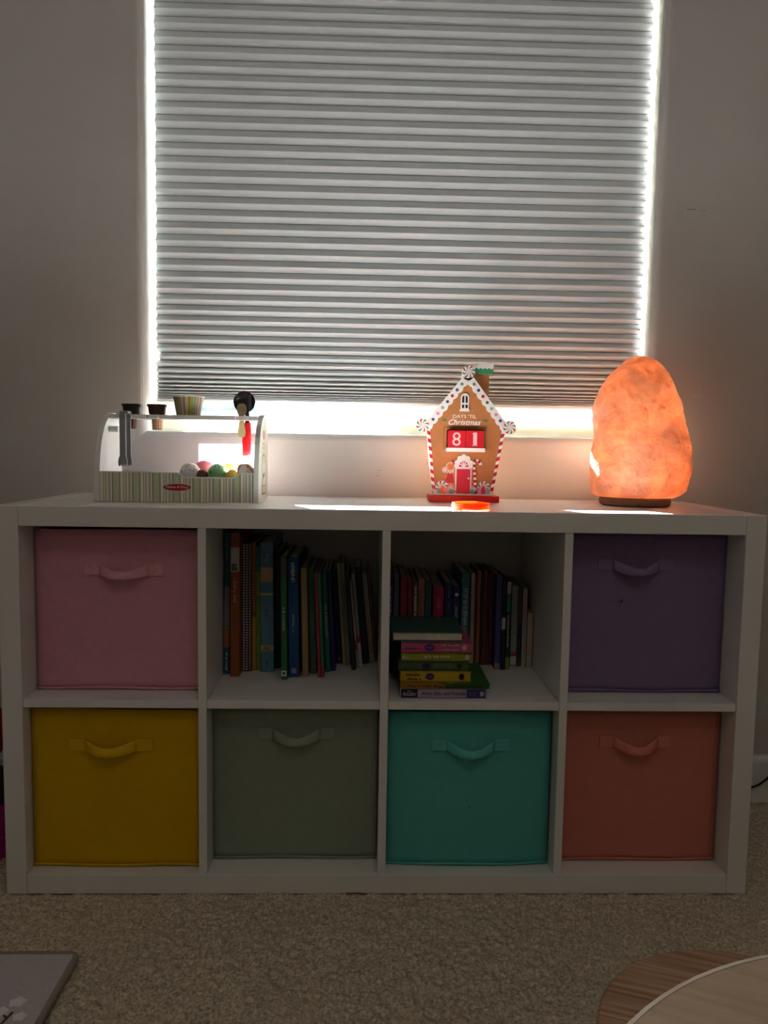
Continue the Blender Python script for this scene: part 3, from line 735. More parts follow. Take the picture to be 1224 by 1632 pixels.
# ------------------------------------------------------------------ salt lamp
def lamp():
    e = empty('salt_lamp', (1.293, .236, H), 'glowing orange rock salt lamp on a round wooden base', 'lamp')
    # wooden foot
    mw = mat('dark_wood', (.16, .07, .035), .5, .3, 40)
    mk('wooden_base', lathe(bmesh.new(), [(.070, 0), (.0755, .003), (.0768, .010), (.0755, .016), (.072, .0185)], 1.2915, .236, 40, H), mw, e, smooth=False)
    # rock: outline of the silhouette at each height, lumps on top
    prof = [(.7825, 1.209, 1.371), (.788, 1.199, 1.385), (.800, 1.1955, 1.398), (.8353, 1.1945, 1.4066), (.853, 1.1945, 1.4062), (.898, 1.1965, 1.4034), (.9222, 1.1975, 1.3955), (.9392, 1.1965, 1.3901),
            (.977, 1.1945, 1.3815), (.994, 1.198, 1.3775), (1.0184, 1.2061, 1.367), (1.0484, 1.225, 1.3539), (1.066, 1.243, 1.341), (1.0819, 1.2585, 1.3244), (1.088, 1.268, 1.309), (1.0918, 1.282, 1.297)]
    zs_ = [p[0] for p in prof]
    bm = bmesh.new(); n = 72; rings = []
    NZ = 64
    for k in range(NZ + 1):
        u = k / NZ
        z_ = zs_[0] + (zs_[-1] - zs_[0]) * (1 - (1 - u) ** 1.25)
        l = float(np.interp(z_, zs_, [p[1] for p in prof])); r = float(np.interp(z_, zs_, [p[2] for p in prof]))
        cx, hw = (l + r) / 2, (r - l) / 2
        dep = hw * .80
        ring = []
        for i in range(n):
            a = 2 * math.pi * i / n
            ca, sa = math.cos(a), math.sin(a)
            # squarish section with facets
            s = (abs(ca) ** 2.4 + abs(sa) ** 2.4) ** (-1 / 2.4)
            p = Vector((ca * 2.2, sa * 2.2, z_ * 17))
            cell = noise.voronoi(p * 1.5)[0]
            d = 1 + .035 * noise.noise(p) + .030 * noise.noise(p * 2.3 + Vector((3, 1, 7))) + .018 * noise.noise(p * 6.1) + .05 * (cell[0] - .4)
            fac = abs(sa) ** .6
            ring.append(bm.verts.new((cx + hw * s * ca * (1 + (d - 1) * (0.35 + .65 * fac)), .236 + dep * s * sa * d, z_)))
        rings.append(ring)
    for a, b in zip(rings, rings[1:]):
        for i in range(n):
            bm.faces.new((a[i], a[(i + 1) % n], b[(i + 1) % n], b[i]))
    bm.faces.new(rings[0][::-1]); bm.faces.new(rings[-1])
    m = bpy.data.materials.new('rock_salt'); m.use_nodes = True
    nt = m.node_tree; b = nt.nodes['Principled BSDF']; out = nt.nodes['Material Output']
    tc = nt.nodes.new('ShaderNodeTexCoord')
    n1 = nt.nodes.new('ShaderNodeTexNoise'); n1.inputs['Scale'].default_value = 24; n1.inputs['Detail'].default_value = 8; n1.inputs['Roughness'].default_value = .65; n1.inputs['Distortion'].default_value = .8
    nt.links.new(tc.outputs['Object'], n1.inputs['Vector'])
    rp = nt.nodes.new('ShaderNodeValToRGB'); cr = rp.color_ramp
    cr.elements[0].position = .36; cr.elements[0].color = (.45, .115, .028, 1)
    cr.elements[1].position = .66; cr.elements[1].color = (.98, .42, .18, 1)
    nt.links.new(n1.outputs['Fac'], rp.inputs['Fac'])
    # cloudy grey veins
    n2 = nt.nodes.new('ShaderNodeTexNoise'); n2.inputs['Scale'].default_value = 7; n2.inputs['Detail'].default_value = 6; n2.inputs['Distortion'].default_value = 1.6
    nt.links.new(tc.outputs['Object'], n2.inputs['Vector'])
    ab = nt.nodes.new('ShaderNodeMath'); ab.operation = 'SUBTRACT'; ab.inputs[1].default_value = .5
    nt.links.new(n2.outputs['Fac'], ab.inputs[0])
    ab2 = nt.nodes.new('ShaderNodeMath'); ab2.operation = 'ABSOLUTE'; nt.links.new(ab.outputs[0], ab2.inputs[0])
    vr = nt.nodes.new('ShaderNodeValToRGB'); vr.color_ramp.elements[0].position = .0; vr.color_ramp.elements[0].color = (.55, .55, .55, 1); vr.color_ramp.elements[1].position = .030; vr.color_ramp.elements[1].color = (0, 0, 0, 1)
    nt.links.new(ab2.outputs[0], vr.inputs['Fac'])
    mx = nt.nodes.new('ShaderNodeMix'); mx.data_type = 'RGBA'; mx.inputs['B'].default_value = (.42, .26, .19, 1)
    nt.links.new(vr.outputs['Color'], mx.inputs['Factor']); nt.links.new(rp.outputs['Color'], mx.inputs['A'])
    tr = nt.nodes.new('ShaderNodeBsdfTranslucent')
    nt.links.new(mx.outputs['Result'], tr.inputs['Color'])
    b.inputs['Base Color'].default_value = (.62, .33, .21, 1)
    b.inputs['Roughness'].default_value = .35
    b.inputs['Specular IOR Level'].default_value = .4
    bpn = nt.nodes.new('ShaderNodeBump'); bpn.inputs['Strength'].default_value = .9; bpn.inputs['Distance'].default_value = .010
    n3 = nt.nodes.new('ShaderNodeTexNoise'); n3.inputs['Scale'].default_value = 38; n3.inputs['Detail'].default_value = 6
    nt.links.new(tc.outputs['Object'], n3.inputs['Vector']); nt.links.new(n3.outputs['Fac'], bpn.inputs['Height'])
    nt.links.new(bpn.outputs['Normal'], b.inputs['Normal']); nt.links.new(bpn.outputs['Normal'], tr.inputs['Normal'])
    ms = nt.nodes.new('ShaderNodeMixShader'); nf = nt.nodes.new('ShaderNodeTexNoise'); nf.inputs['Scale'].default_value = 11; nf.inputs['Detail'].default_value = 5; nt.links.new(tc.outputs['Object'], nf.inputs['Vector'])
    mrf = nt.nodes.new('ShaderNodeMapRange'); mrf.inputs['From Min'].default_value = .35; mrf.inputs['From Max'].default_value = .65; mrf.inputs['To Min'].default_value = .28; mrf.inputs['To Max'].default_value = .56; nt.links.new(nf.outputs['Fac'], mrf.inputs['Value']); nt.links.new(mrf.outputs[0], ms.inputs['Fac'])
    nt.links.new(b.outputs[0], ms.inputs[1]); nt.links.new(tr.outputs[0], ms.inputs[2]); nt.links.new(ms.outputs[0], out.inputs['Surface'])
    mk('rock', bm, m, e, smooth=True)
    # dark specks of grit
    ms_ = mat('grit', (.06, .03, .02), .9)
    for (x, z_) in ((1.381, .892), (1.335, .882), (1.300, .866), (1.268, .865), (1.318, .975)):
        g = bmesh.new(); bmesh.ops.create_icosphere(g, subdivisions=1, radius=.0014)
        bmesh.ops.translate(g, vec=(x, .236 - .083 + (abs(x - 1.30) * .30), z_), verts=g.verts)
        mk('grit_speck', g, ms_, e)
    # bulb light inside
    for (dz, pw, rad) in ((.105, .48, .045), (.215, .46, .040)):
        ld = bpy.data.lights.new('salt_lamp_bulb', 'POINT'); ld.energy = pw; ld.color = (1.0, .74, .58); ld.shadow_soft_size = rad
        lo = bpy.data.objects.new('salt_lamp_bulb', ld); COL.objects.link(lo); lo.parent = e; lo.location = (.006, 0, dz)
lamp()

# black cord running along the skirting
cord = mk('power_cord', tube(bmesh.new(), [(1.4695, .375, .006), (1.55, .382, .012), (1.66, .383, .040), (1.675, .381, .0452), (1.690, .378, .053), (1.703, .374, .066), (1.716, .370, .083), (1.74, .366, .115), (1.80, .366, .18), (1.90, .38, .27), (1.95, .398, .30)], .0028, 8), mat('black_rubber', (.012, .012, .012), .5), None, smooth=True)
tag(cord, 'black power cord rising in front of the baseboard beside the shelf', 'cord')

# ------------------------------------------------------------------ things just left of the shelf
pink = mk('toy_basket', lathe(bmesh.new(), [(.085, 0), (.092, .004), (.096, .05), (.102, .052), (.099, .056), (.104, .116), (.108, .118), (.108, .123), (.098, .123), (.094, .06), (.088, .01)], -.135, .18, 40, .0005, cap=False), mat('magenta_plastic', (.42, .005, .20), .4, .03, 10), None, smooth=False)
tag(pink, 'magenta plastic basket on the carpet, peeping out left of the shelf', 'basket')
bm = bmesh.new(); bmesh.ops.create_icosphere(bm, subdivisions=4, radius=.072)
for v in bm.verts:
    v.co *= 1 + .02 * noise.noise(v.co * 18)
    v.co += Vector((-.150, .18, .2535))
ball = mk('plush_ball', bm, mat('red_plush', (.30, .02, .02), .95, .2, 120, .6, 700), None, smooth=True)
tag(ball, 'red plush ball above the magenta basket at the picture edge', 'toy')
bm = bmesh.new(); bmesh.ops.create_icosphere(bm, subdivisions=4, radius=.085)
for v in bm.verts:
    v.co.z *= .75
    v.co *= 1 + .03 * noise.noise(v.co * 14 + Vector((2, 2, 2)))
    v.co += Vector((-.140, .18, .112))
dk = mk('plush_cushion', bm, mat('dark_plush', (.03, .02, .02), .95, .2, 120, .6, 700), None, smooth=True)
tag(dk, 'dark plush toy between the magenta basket and red ball', 'toy')

# ------------------------------------------------------------------ play mat corner
def play_mat():
    x0, x1, y0, y1, th = -.75, .2155, -1.05, -.186, .013
    e = empty('play_mat', (x1, y1, .003), 'grey lilac play mat with white flower print, corner on the carpet', 'mat')
    m = mat('lilac_felt', (.58, .53, .56), .95, .07, 220, .3, 900, .05)
    mb = mat('grey_binding', (.30, .27, .22), .9, .1, 300, .3, 900)
    mk('mat_body', bx(x0, x1 - .008, y0, y1 - .008, .004, .004 + th * .8, bev=.003), m, e)
    r = .0062
    cr = .012
    path = [(x0, y1 - r, .0095)] + [(x1 - r - cr + cr * math.sin(a), y1 - r - cr + cr * math.cos(a), .0095) for a in [i * math.pi / 12 for i in range(7)]] + [(x1 - r, y0, .0095)]
    pp = []
    for a, b in zip(path, path[1:]):
        for k in range(6):
            pp.append(Vector(a).lerp(Vector(b), k / 6))
    pp.append(Vector(path[-1]))
    mk('binding', tube(bmesh.new(), pp, r, 8), mb, e, smooth=True)
    mp = mat('white_print', (.85, .83, .80), .95, .08, 200)
    mt = mat('plum_print', (.14, .06, .07), .95, .1, 200)
    zt = .004 + th * .8
    # blossom and twig prints
    for cx, cy, r1 in ((.1605, -.307, .0105), (.1770, -.337, .0085), (.1440, -.327, .0095), (.11, -.37, .012), (.05, -.345, .012), (-.02, -.40, .012)):
        pts = []
        for i in range(30):
            a = 2 * math.pi * i / 30
            rr = r1 * (1 + .13 * math.sin(5 * a))
            pts.append((cx + rr * math.cos(a) * 1.15, cy + rr * math.sin(a)))
        mk('flower_print', prism_xy(bmesh.new(), pts, zt - .0006, zt + .0003), mp, e)
    for a, b, wd in (((.1550, -.360), (.1630, -.328), .0045), ((.1515, -.334), (.1605, -.341), .0032)):
        d = (Vector(b) - Vector(a)).normalized(); nrm = Vector((-d.y, d.x)) * wd / 2
        mk('twig_print', prism_xy(bmesh.new(), [tuple(Vector(a) + nrm), tuple(Vector(a) - nrm), tuple(Vector(b) - nrm), tuple(Vector(b) + nrm)], zt - .0006, zt + .0006), mt, e)
play_mat()

# ------------------------------------------------------------------ children's table and stool
def wood(name, c0, c1, ang, sc_=34):
    m = bpy.data.materials.new(name); m.use_nodes = True
    nt = m.node_tree; b = nt.nodes['Principled BSDF']
    tc = nt.nodes.new('ShaderNodeTexCoord'); mp = nt.nodes.new('ShaderNodeMapping')
    mp.inputs['Rotation'].default_value = (0, 0, ang)
    mp2 = nt.nodes.new('ShaderNodeMapping'); mp2.inputs['Scale'].default_value = (2.0, sc_, 6)
    nz = nt.nodes.new('ShaderNodeTexNoise'); nz.inputs['Scale'].default_value = 3; nz.inputs['Detail'].default_value = 7; nz.inputs['Distortion'].default_value = .4
    nt.links.new(tc.outputs['Object'], mp.inputs['Vector']); nt.links.new(mp.outputs[0], mp2.inputs['Vector']); nt.links.new(mp2.outputs[0], nz.inputs['Vector'])
    rp = nt.nodes.new('ShaderNodeValToRGB'); rp.color_ramp.elements[0].position = .32; rp.color_ramp.elements[1].position = .68
    rp.color_ramp.elements[0].color = (*c0, 1); rp.color_ramp.elements[1].color = (*c1, 1)
    nt.links.new(nz.outputs['Fac'], rp.inputs['Fac']); nt.links.new(rp.outputs['Color'], b.inputs['Base Color'])
    b.inputs['Roughness'].default_value = .45; b.inputs['Specular IOR Level'].default_value = .35
    return m
M_oak = wood('light_oak', (.50, .37, .26), (.66, .52, .39), R(25))
M_oakd = wood('brown_oak', (.26, .14, .075), (.54, .34, .21), R(20), 70)
M_edge = mat('cream_edge', (.90, .82, .74), .35, .05, 30)
tx, ty, tr_ = 1.112, -1.137, .331
tab = empty('play_table', (tx, ty, 0), "round light oak children's table top cut off by the lower corner", 'table')
mk('table_top', lathe(bmesh.new(), [(tr_ - .005, .432), (tr_ - .0045, .4500)], tx, ty, 96), M_oak, tab)
mk('edge_band', lathe(bmesh.new(), [(tr_ - .006, .4305), (tr_ - .001, .431), (tr_, .433), (tr_, .4485), (tr_ - .001, .4502), (tr_ - .0045, .4504)], tx, ty, 96, cap=False), M_edge, tab)
for a in (20, 110, 200, 290):
    ca, sa = math.cos(R(a)), math.sin(R(a))
    mk('leg', tube(bmesh.new(), [(tx + ca * .215, ty + sa * .215, .431), (tx + ca * .27, ty + sa * .27, .001)], [.018, .012], 14), M_oak, tab, smooth=True)
sx_, sy_, sr = 1.106, -.718, .169
st = empty('stool', (sx_, sy_, 0), 'brown oak round stool tucked under the round table', 'stool')
mk('seat', lathe(bmesh.new(), [(sr - .004, .248), (sr, .252), (sr, .266), (sr - .003, .270)], sx_, sy_, 72), M_oakd, st)
for a in (5, 75, 245, 315):
    ca, sa = math.cos(R(a)), math.sin(R(a))
    mk('leg', tube(bmesh.new(), [(sx_ + ca * .10, sy_ + sa * .10, .249), (sx_ + ca * .125, sy_ + sa * .125, .001)], [.015, .011], 12), M_oakd, st, smooth=True)

# ------------------------------------------------------------------ toy ice cream counter
def stripes_material():
    m = bpy.data.materials.new('candy_stripe_print'); m.use_nodes = True
    nt = m.node_tree; b = nt.nodes['Principled BSDF']
    tc = nt.nodes.new('ShaderNodeTexCoord'); sp = nt.nodes.new('ShaderNodeSeparateXYZ')
    nt.links.new(tc.outputs['Object'], sp.inputs[0])
    mu = nt.nodes.new('ShaderNodeMath'); mu.operation = 'MULTIPLY_ADD'; mu.inputs[1].default_value = 1 / .0408; mu.inputs[2].default_value = 10.22
    nt.links.new(sp.outputs['X'], mu.inputs[0])
    fr = nt.nodes.new('ShaderNodeMath'); fr.operation = 'FRACT'; nt.links.new(mu.outputs[0], fr.inputs[0])
    rp = nt.nodes.new('ShaderNodeValToRGB'); cr = rp.color_ramp; cr.interpolation = 'CONSTANT'
    gold = (.62, .54, .28); grn = (.50, .64, .47); dk = (.06, .035, .02); crm = (.86, .84, .72); tan = (.52, .44, .30)
    stops = [(0, dk), (.03, gold), (.10, grn), (.30, gold), (.37, dk), (.40, crm), (.54, tan), (.60, crm), (.645, tan), (.72, crm), (.80, (.50, .50, .42)), (.92, crm)]
    cr.elements[0].position = 0; cr.elements[0].color = (*stops[0][1], 1)
    cr.elements[1].position = stops[1][0]; cr.elements[1].color = (*stops[1][1], 1)
    for p_, c_ in stops[2:]:
        e_ = cr.elements.new(p_); e_.color = (*c_, 1)
    nt.links.new(fr.outputs[0], rp.inputs['Fac']); nt.links.new(rp.outputs['Color'], b.inputs['Base Color'])
    b.inputs['Roughness'].default_value = .45
    return m
M_toyw = mat('toy_white_paint', (.78, .78, .77), .35, .01, 8)
M_toyg = mat('toy_grey_edge', (.55, .55, .55), .45, .05, 20)
def acrylic():
    m = bpy.data.materials.new('clear_acrylic'); m.use_nodes = True
    nt = m.node_tree; nt.nodes.remove(nt.nodes['Principled BSDF'])
    tr = nt.nodes.new('ShaderNodeBsdfTransparent'); tr.inputs['Color'].default_value = (.93, .95, .97, 1)
    tl = nt.nodes.new('ShaderNodeBsdfTranslucent'); tl.inputs['Color'].default_value = (.70, .68, .80, 1)
    gl = nt.nodes.new('ShaderNodeBsdfGlossy'); gl.inputs['Roughness'].default_value = .08
    tc = nt.nodes.new('ShaderNodeTexCoord'); nz = nt.nodes.new('ShaderNodeTexNoise'); nz.inputs['Scale'].default_value = 14
    nt.links.new(tc.outputs['Object'], nz.inputs['Vector'])
    mr = nt.nodes.new('ShaderNodeMapRange'); mr.inputs['To Min'].default_value = .07; mr.inputs['To Max'].default_value = .13
    nt.links.new(nz.outputs['Fac'], mr.inputs['Value'])
    a = nt.nodes.new('ShaderNodeMixShader'); nt.links.new(mr.outputs[0], a.inputs['Fac'])
    nt.links.new(tr.outputs[0], a.inputs[1]); nt.links.new(tl.outputs[0], a.inputs[2])
    c = nt.nodes.new('ShaderNodeMixShader'); c.inputs['Fac'].default_value = .05
    nt.links.new(a.outputs[0], c.inputs[1]); nt.links.new(gl.outputs[0], c.inputs[2])
    nt.links.new(c.outputs[0], nt.nodes['Material Output'].inputs['Surface'])
    return m
TX0, TX1, TY0, TY1 = .1375, .4715, .125, .272
PT = .0105
toy = empty('toy_ice_cream_counter', ((TX0 + TX1) / 2, (TY0 + TY1) / 2, H), 'toy ice cream counter with striped front standing on the shelf', 'toy')
Z0 = H + .0005
TOPZ = .9440
def side_profile():
    # front edge swings back as it rises, rounded crown, straight back
    pts = [(TY0, Z0), (TY0, .803), (.1270, .815), (.1292, .830), (.1325, .848), (.1370, .866), (.1430, .884), (.1510, .900), (.1610, .9145), (.1740, .927), (.1890, .937), (.2050, .944), (.2200, .9475), (.2350, .947), (.2490, .942), (.2600, .933), (.2680, .921), (TY1, .905)]
    pts.append((TY1, Z0))
    return pts
for x0 in (TX0, TX1 - PT):
    p_ = mk('side_panel', prism_yz(bmesh.new(), side_profile(), x0, x0 + PT), M_toyw, toy)
    p_['label'] = 'white rounded end panel'
# printed stickers on the outer face of the end panel
M_sage = mat('cream_sticker', (.60, .60, .47), .5, .04, 30)
M_pinks = mat('pink_sticker', (.62, .22, .26), .5)
M_brn = mat('brown_print', (.30, .18, .10), .5)
M_whs = mat('white_print_gloss', (.78, .77, .74), .5)
def yz_patch(cy, cz, ry, rz, m, k, n=18, square=False):
    pts = [(cy + ry * math.cos(2 * math.pi * i / n), cz + rz * math.sin(2 * math.pi * i / n)) for i in range(n)]
    if square:
        pts = [(cy - ry, cz - rz), (cy + ry, cz - rz), (cy + ry, cz + rz), (cy - ry, cz + rz)]
    mk('sticker', prism_yz(bmesh.new(), pts, TX1 - .0002, TX1 + .0003 + .0002 * k), m, toy)
inset = [(TY0 + (y - TY0) * .90 + .010, Z0 + (z_ - Z0) * .96 + .002) for y, z_ in side_profile()]
mk('sticker', prism_yz(bmesh.new(), inset, TX1 - .0002, TX1 + .0003), M_sage, toy)
yz_patch(.205, .905, .020, .010, M_pinks, 1); yz_patch(.200, .882, .016, .007, M_pinks, 1); yz_patch(.200, .882, .008, .004, M_whs, 2)
yz_patch(.200, .853, .024, .012, M_brn, 1); yz_patch(.200, .852, .019, .009, M_sage, 2)
yz_patch(.200, .830, .028, .020, M_brn, 1); yz_patch(.200, .831, .024, .017, M_whs, 2); yz_patch(.200, .806, .030, .020, M_brn, 1); yz_patch(.200, .807, .025, .017, M_whs, 2); yz_patch(.200, .788, .024, .010, M_brn, 3, square=True); yz_patch(.200, .789, .018, .007, M_sage, 4, square=True)
# striped front with a dip at the serving side
def front_outline(zlow, inset_=0):
    zt = .8228; zd = .8133
    xa, xb = TX0 + PT, TX1 - PT
    pts = [(xa, Z0), (xb, Z0), (xb, zt), (.4325, zt), (.4290, zt - .002), (.4215, zd + .001), (.4185, zd), (.3190, zd), (.3150, zd + .0015), (.3095, zt - .002), (.3050, zt), (xa, zt)]
    return pts
mk('front_panel', prism_xz(bmesh.new(), front_outline(0), TY0 + .003, TY0 + .011), stripes_material(), toy)
edge = [(TX0 + PT, .8231), (.3050, .8231), (.3095, .8213), (.3150, .8150), (.3190, .8136), (.4185, .8136), (.4215, .8146), (.4290, .8212), (.4325, .8231), (TX1 - PT, .8231)]
mk('front_edge', prism_xz(bmesh.new(), [(x, z_) for x, z_ in edge] + [(x, z_ + .0022) for x, z_ in edge[::-1]], TY0 + .0025, TY0 + .0115), M_toyw, toy)
plq = mk('name_badge', prism_xz(bmesh.new(), disc_pts(.3055, .7945, .0295, 32, .0082), TY0 + .0012, TY0 + .0035), mat('badge_rim', (.70, .62, .55), .4), toy)
pl2 = bmesh.new(); prism_xz(pl2, disc_pts(.3055, .7945, .0280, 32, .0070), TY0 + .0006, TY0 + .002); bmesh.ops.translate(pl2, vec=-toy.location, verts=pl2.verts)
mk('badge_face', pl2, mat('badge_red', (.42, .015, .03), .35), plq, world_coords=False)
tb = fit_text('Melissa & Doug', .046, .0062, shear=.2); bmesh.ops.translate(tb, vec=Vector((.3055, TY0 + .0004, .7945)) - toy.location, verts=tb.verts)
mk('lettering', tb, M_whs, plq, world_coords=False)
mk('floor_board', bx(TX0 + PT, TX1 - PT, TY0 + .012, TY1 - .004, Z0 + .040, Z0 + .0465), M_toyw, toy)
# top shelf with round holes
def holed_shelf():
    x0, x1, y0, y1, z0, z1 = TX0 + PT, TX1 - PT, .178, .250, TOPZ - .0090, TOPZ - .0005
    holes = [(.1885, .012), (.2425, .0135), (.4310, .0150)]
    bm = bmesh.new()
    yc = (y0 + y1) / 2
    # slab cut into cells, each hole cell bridged as an octagon ring
    xs = [x0]
    spans = []
    for hx, hr in sorted(holes):
        spans.append((hx - hr - .0009, hx + hr + .0009, hx, hr))
    cur = x0
    for a, b, hx, hr in spans:
        box(bm, cur, a, y0, y1, z0, z1)
        n = 24
        sq = []
        for i in range(n):
            an = 2 * math.pi * i / n
            c_, s_ = math.cos(an), math.sin(an)
            k = min((b - a) / 2 / max(abs(c_), 1e-6), (y1 - y0) / 2 / max(abs(s_), 1e-6))
            sq.append((hx + c_ * k, yc + s_ * k))
        ci = [(hx + hr * math.cos(2 * math.pi * i / n), yc + hr * math.sin(2 * math.pi * i / n)) for i in range(n)]
        A = [[bm.verts.new((x, y, z_)) for x, y in pts] for pts in (sq, ci) for z_ in (z0, z1)]
        for i in range(n):
            j = (i + 1) % n
            bm.faces.new((A[1][i], A[1][j], A[3][j], A[3][i])); bm.faces.new((A[0][i], A[2][i], A[2][j], A[0][j]))
            bm.faces.new((A[2][i], A[3][i], A[3][j], A[2][j])); bm.faces.new((A[0][i], A[0][j], A[1][j], A[1][i]))
        cur = b
    box(bm, cur, x1, y0, y1, z0, z1)
    return bm, yc
bm, YC = holed_shelf()
mk('top_shelf', bm, M_toyw, toy)
bm = bmesh.new()
bmesh.ops.create_cone(bm, cap_ends=True, segments=20, radius1=.0065, radius2=.0065, depth=.020, matrix=Matrix.Translation((TX0 + PT + .010, .190, .912)) @ Matrix.Rotation(R(90), 4, 'Y'))
mk('dowel', bm, M_toyw, toy, smooth=False)
# clear curved shield on the far side
bm = bmesh.new()
prof = [(TY1 - .006, Z0 + .046), (TY1 - .005, .86), (TY1 - .007, .89), (TY1 - .011, .912), (TY1 - .017, .926), (TY1 - .0215, .9345)]
A = [[bm.verts.new((x, y, z_)) for y, z_ in prof] for x in (TX0 + PT, TX1 - PT)]
for i in range(len(prof) - 1):
    bm.faces.new((A[0][i], A[0][i + 1], A[1][i + 1], A[1][i]))
mk('clear_shield', bm, acrylic(), toy, smooth=True)

# cones standing in the holes
def cone(name, label, x, r_hole, col_rim, col_body, rim_r, zb, ztop):
    e = empty(name, (x, YC, TOPZ), label, 'toy cone', 'toy cones in the counter top')
    m1 = mat(name + label[:8] + 'rim', col_rim, .5, .05, 60); m2 = mat(name + label[:8] + 'body', col_body, .6, .1, 80)
    zt = TOPZ - .0005
    mk('rim', lathe(bmesh.new(), [(r_hole + .0012, zt), (rim_r * .88, zt + .004), (rim_r * .96, ztop - .0055), (rim_r * 1.06, ztop - .004), (rim_r * 1.06, ztop), (rim_r * .92, ztop), (rim_r * .8, zt + .003)], x, YC, 28), m1, e, smooth=False)
    b = mk('body', lathe(bmesh.new(), [(r_hole - .004, zb), (r_hole - .0015, zt)], x, YC, 24), m2, e)
    w_ = bmesh.new()
    for k in range(12):
        a = 2 * math.pi * k / 12
        tube(w_, [(x + (r_hole - .0038) * math.cos(a), YC + (r_hole - .0038) * math.sin(a), zb), (x + (r_hole - .0012) * math.cos(a), YC + (r_hole - .0012) * math.sin(a), zt - .001)], .0006, 4)
    for k in range(4):
        z_ = zb + (zt - zb) * (k + .4) / 4.4; rr = r_hole - .004 + .0025 * (k + .4) / 4.4 + .0002
        tube(w_, [(x + rr * math.cos(2 * math.pi * i / 20), YC + rr * math.sin(2 * math.pi * i / 20), z_) for i in range(21)], .0006, 4)
    bmesh.ops.translate(w_, vec=-e.location, verts=w_.verts)
    mk('waffle_ribs', w_, mat(name + label[:8] + 'ribs', [c * .6 for c in col_body], .6), b, world_coords=False)
cone('toy_cone', 'dark chocolate toy cone in the counter top beside the tongs', .1885, .012, (.022, .012, .010), (.16, .07, .04), .0195, .9140, .9665)
cone('toy_cone', 'brown rimmed toy waffle cone in the counter top', .2425, .0135, (.09, .04, .022), (.58, .32, .20), .0195, .9120, .9665)

# striped paper cup
def cup():
    x = .3095
    m = bpy.data.materials.new('cup_stripes'); m.use_nodes = True
    nt = m.node_tree; b = nt.nodes['Principled BSDF']
    tc = nt.nodes.new('ShaderNodeTexCoord'); gr = nt.nodes.new('ShaderNodeTexGradient'); gr.gradient_type = 'RADIAL'
    nt.links.new(tc.outputs['Object'], gr.inputs['Vector'])
    mu = nt.nodes.new('ShaderNodeMath'); mu.operation = 'MULTIPLY'; mu.inputs[1].default_value = 5; nt.links.new(gr.outputs['Fac'], mu.inputs[0])
    fr = nt.nodes.new('ShaderNodeMath'); fr.operation = 'FRACT'; nt.links.new(mu.outputs[0], fr.inputs[0])
    rp = nt.nodes.new('ShaderNodeValToRGB'); cr = rp.color_ramp; cr.interpolation = 'CONSTANT'
    st_ = [(0, (.62, .58, .48)), (.12, (.42, .22, .16)), (.25, (.62, .58, .48)), (.34, (.60, .42, .04)), (.46, (.05, .03, .02)), (.49, (.60, .42, .04)), (.58, (.16, .45, .32)), (.70, (.60, .42, .04)), (.78, (.05, .03, .02)), (.81, (.60, .50, .20)), (.90, (.42, .27, .2))]
    cr.elements[0].position = 0; cr.elements[0].color = (*st_[0][1], 1); cr.elements[1].position = st_[1][0]; cr.elements[1].color = (*st_[1][1], 1)
    for p_, c_ in st_[2:]:
        e_ = cr.elements.new(p_); e_.color = (*c_, 1)
    nt.links.new(fr.outputs[0], rp.inputs['Fac']); nt.links.new(rp.outputs['Color'], b.inputs['Base Color']); b.inputs['Roughness'].default_value = .5
    e = empty('paper_cup', (x, YC, TOPZ - .0012), 'toy cup with yellow, green and brown stripes on the counter top', 'cup')
    mk('cup_wall', lathe(bmesh.new(), [(.0250, TOPZ - .0003), (.0325, .9840), (.0315, .9840), (.0235, TOPZ)], x, YC, 48, cap=False), m, e, smooth=False)
    mk('cup_base', lathe(bmesh.new(), [(.0245, TOPZ - .0003), (.0245, TOPZ + .001)], x, YC, 32), M_whs, e)
    mk('cup_lip', lathe(bmesh.new(), [(.0327, .9825), (.0342, .9835), (.0342, .9850), (.0325, .9858), (.0310, .9848), (.0312, .9832)], x, YC, 48, cap=False), M_whs, e, smooth=True)
cup()

# tongs hanging over the shelf edge
def tongs():
    e = empty('toy_tongs', (.186, .170, .8345), 'grey toy tongs hanging from the front edge of the counter', 'tongs')
    m = mat('grey_plastic', (.24, .255, .27), .4, .03, 20)
    def arm(x0, x1, y):
        xm = (x0 + x1) / 2; w_ = (x1 - x0) / 2
        pts = [(x0, .9435), (x0, .857), (xm - w_ * 1.35, .852), (xm - w_ * 1.6, .846), (xm - w_ * 1.55, .838), (xm - w_ * 1.25, .8346), (xm - w_ * .95, .8346), (xm - w_ * .72, .8392), (xm - w_ * .45, .8348), (xm - w_ * .15, .8348), (xm + w_ * .1, .8392), (xm + w_ * .4, .8348), (xm + w_ * .7, .8348), (xm + w_ * .95, .8392), (xm + w_ * 1.15, .8352), (xm + w_ * 1.5, .838), (xm + w_ * 1.55, .846), (xm + w_ * 1.3, .852), (x1, .857), (x1, .9435)]
        mk('arm', prism_xz(bmesh.new(), pts, y, y + .003), m, e)
    arm(.1785, .1905, .1620)
    arm(.1900, .1985, .1720)
    mk('spring_bend', bx(.1785, .1975, .1620, .1860, .9440, .9498, bev=.0022), m, e)
tongs()

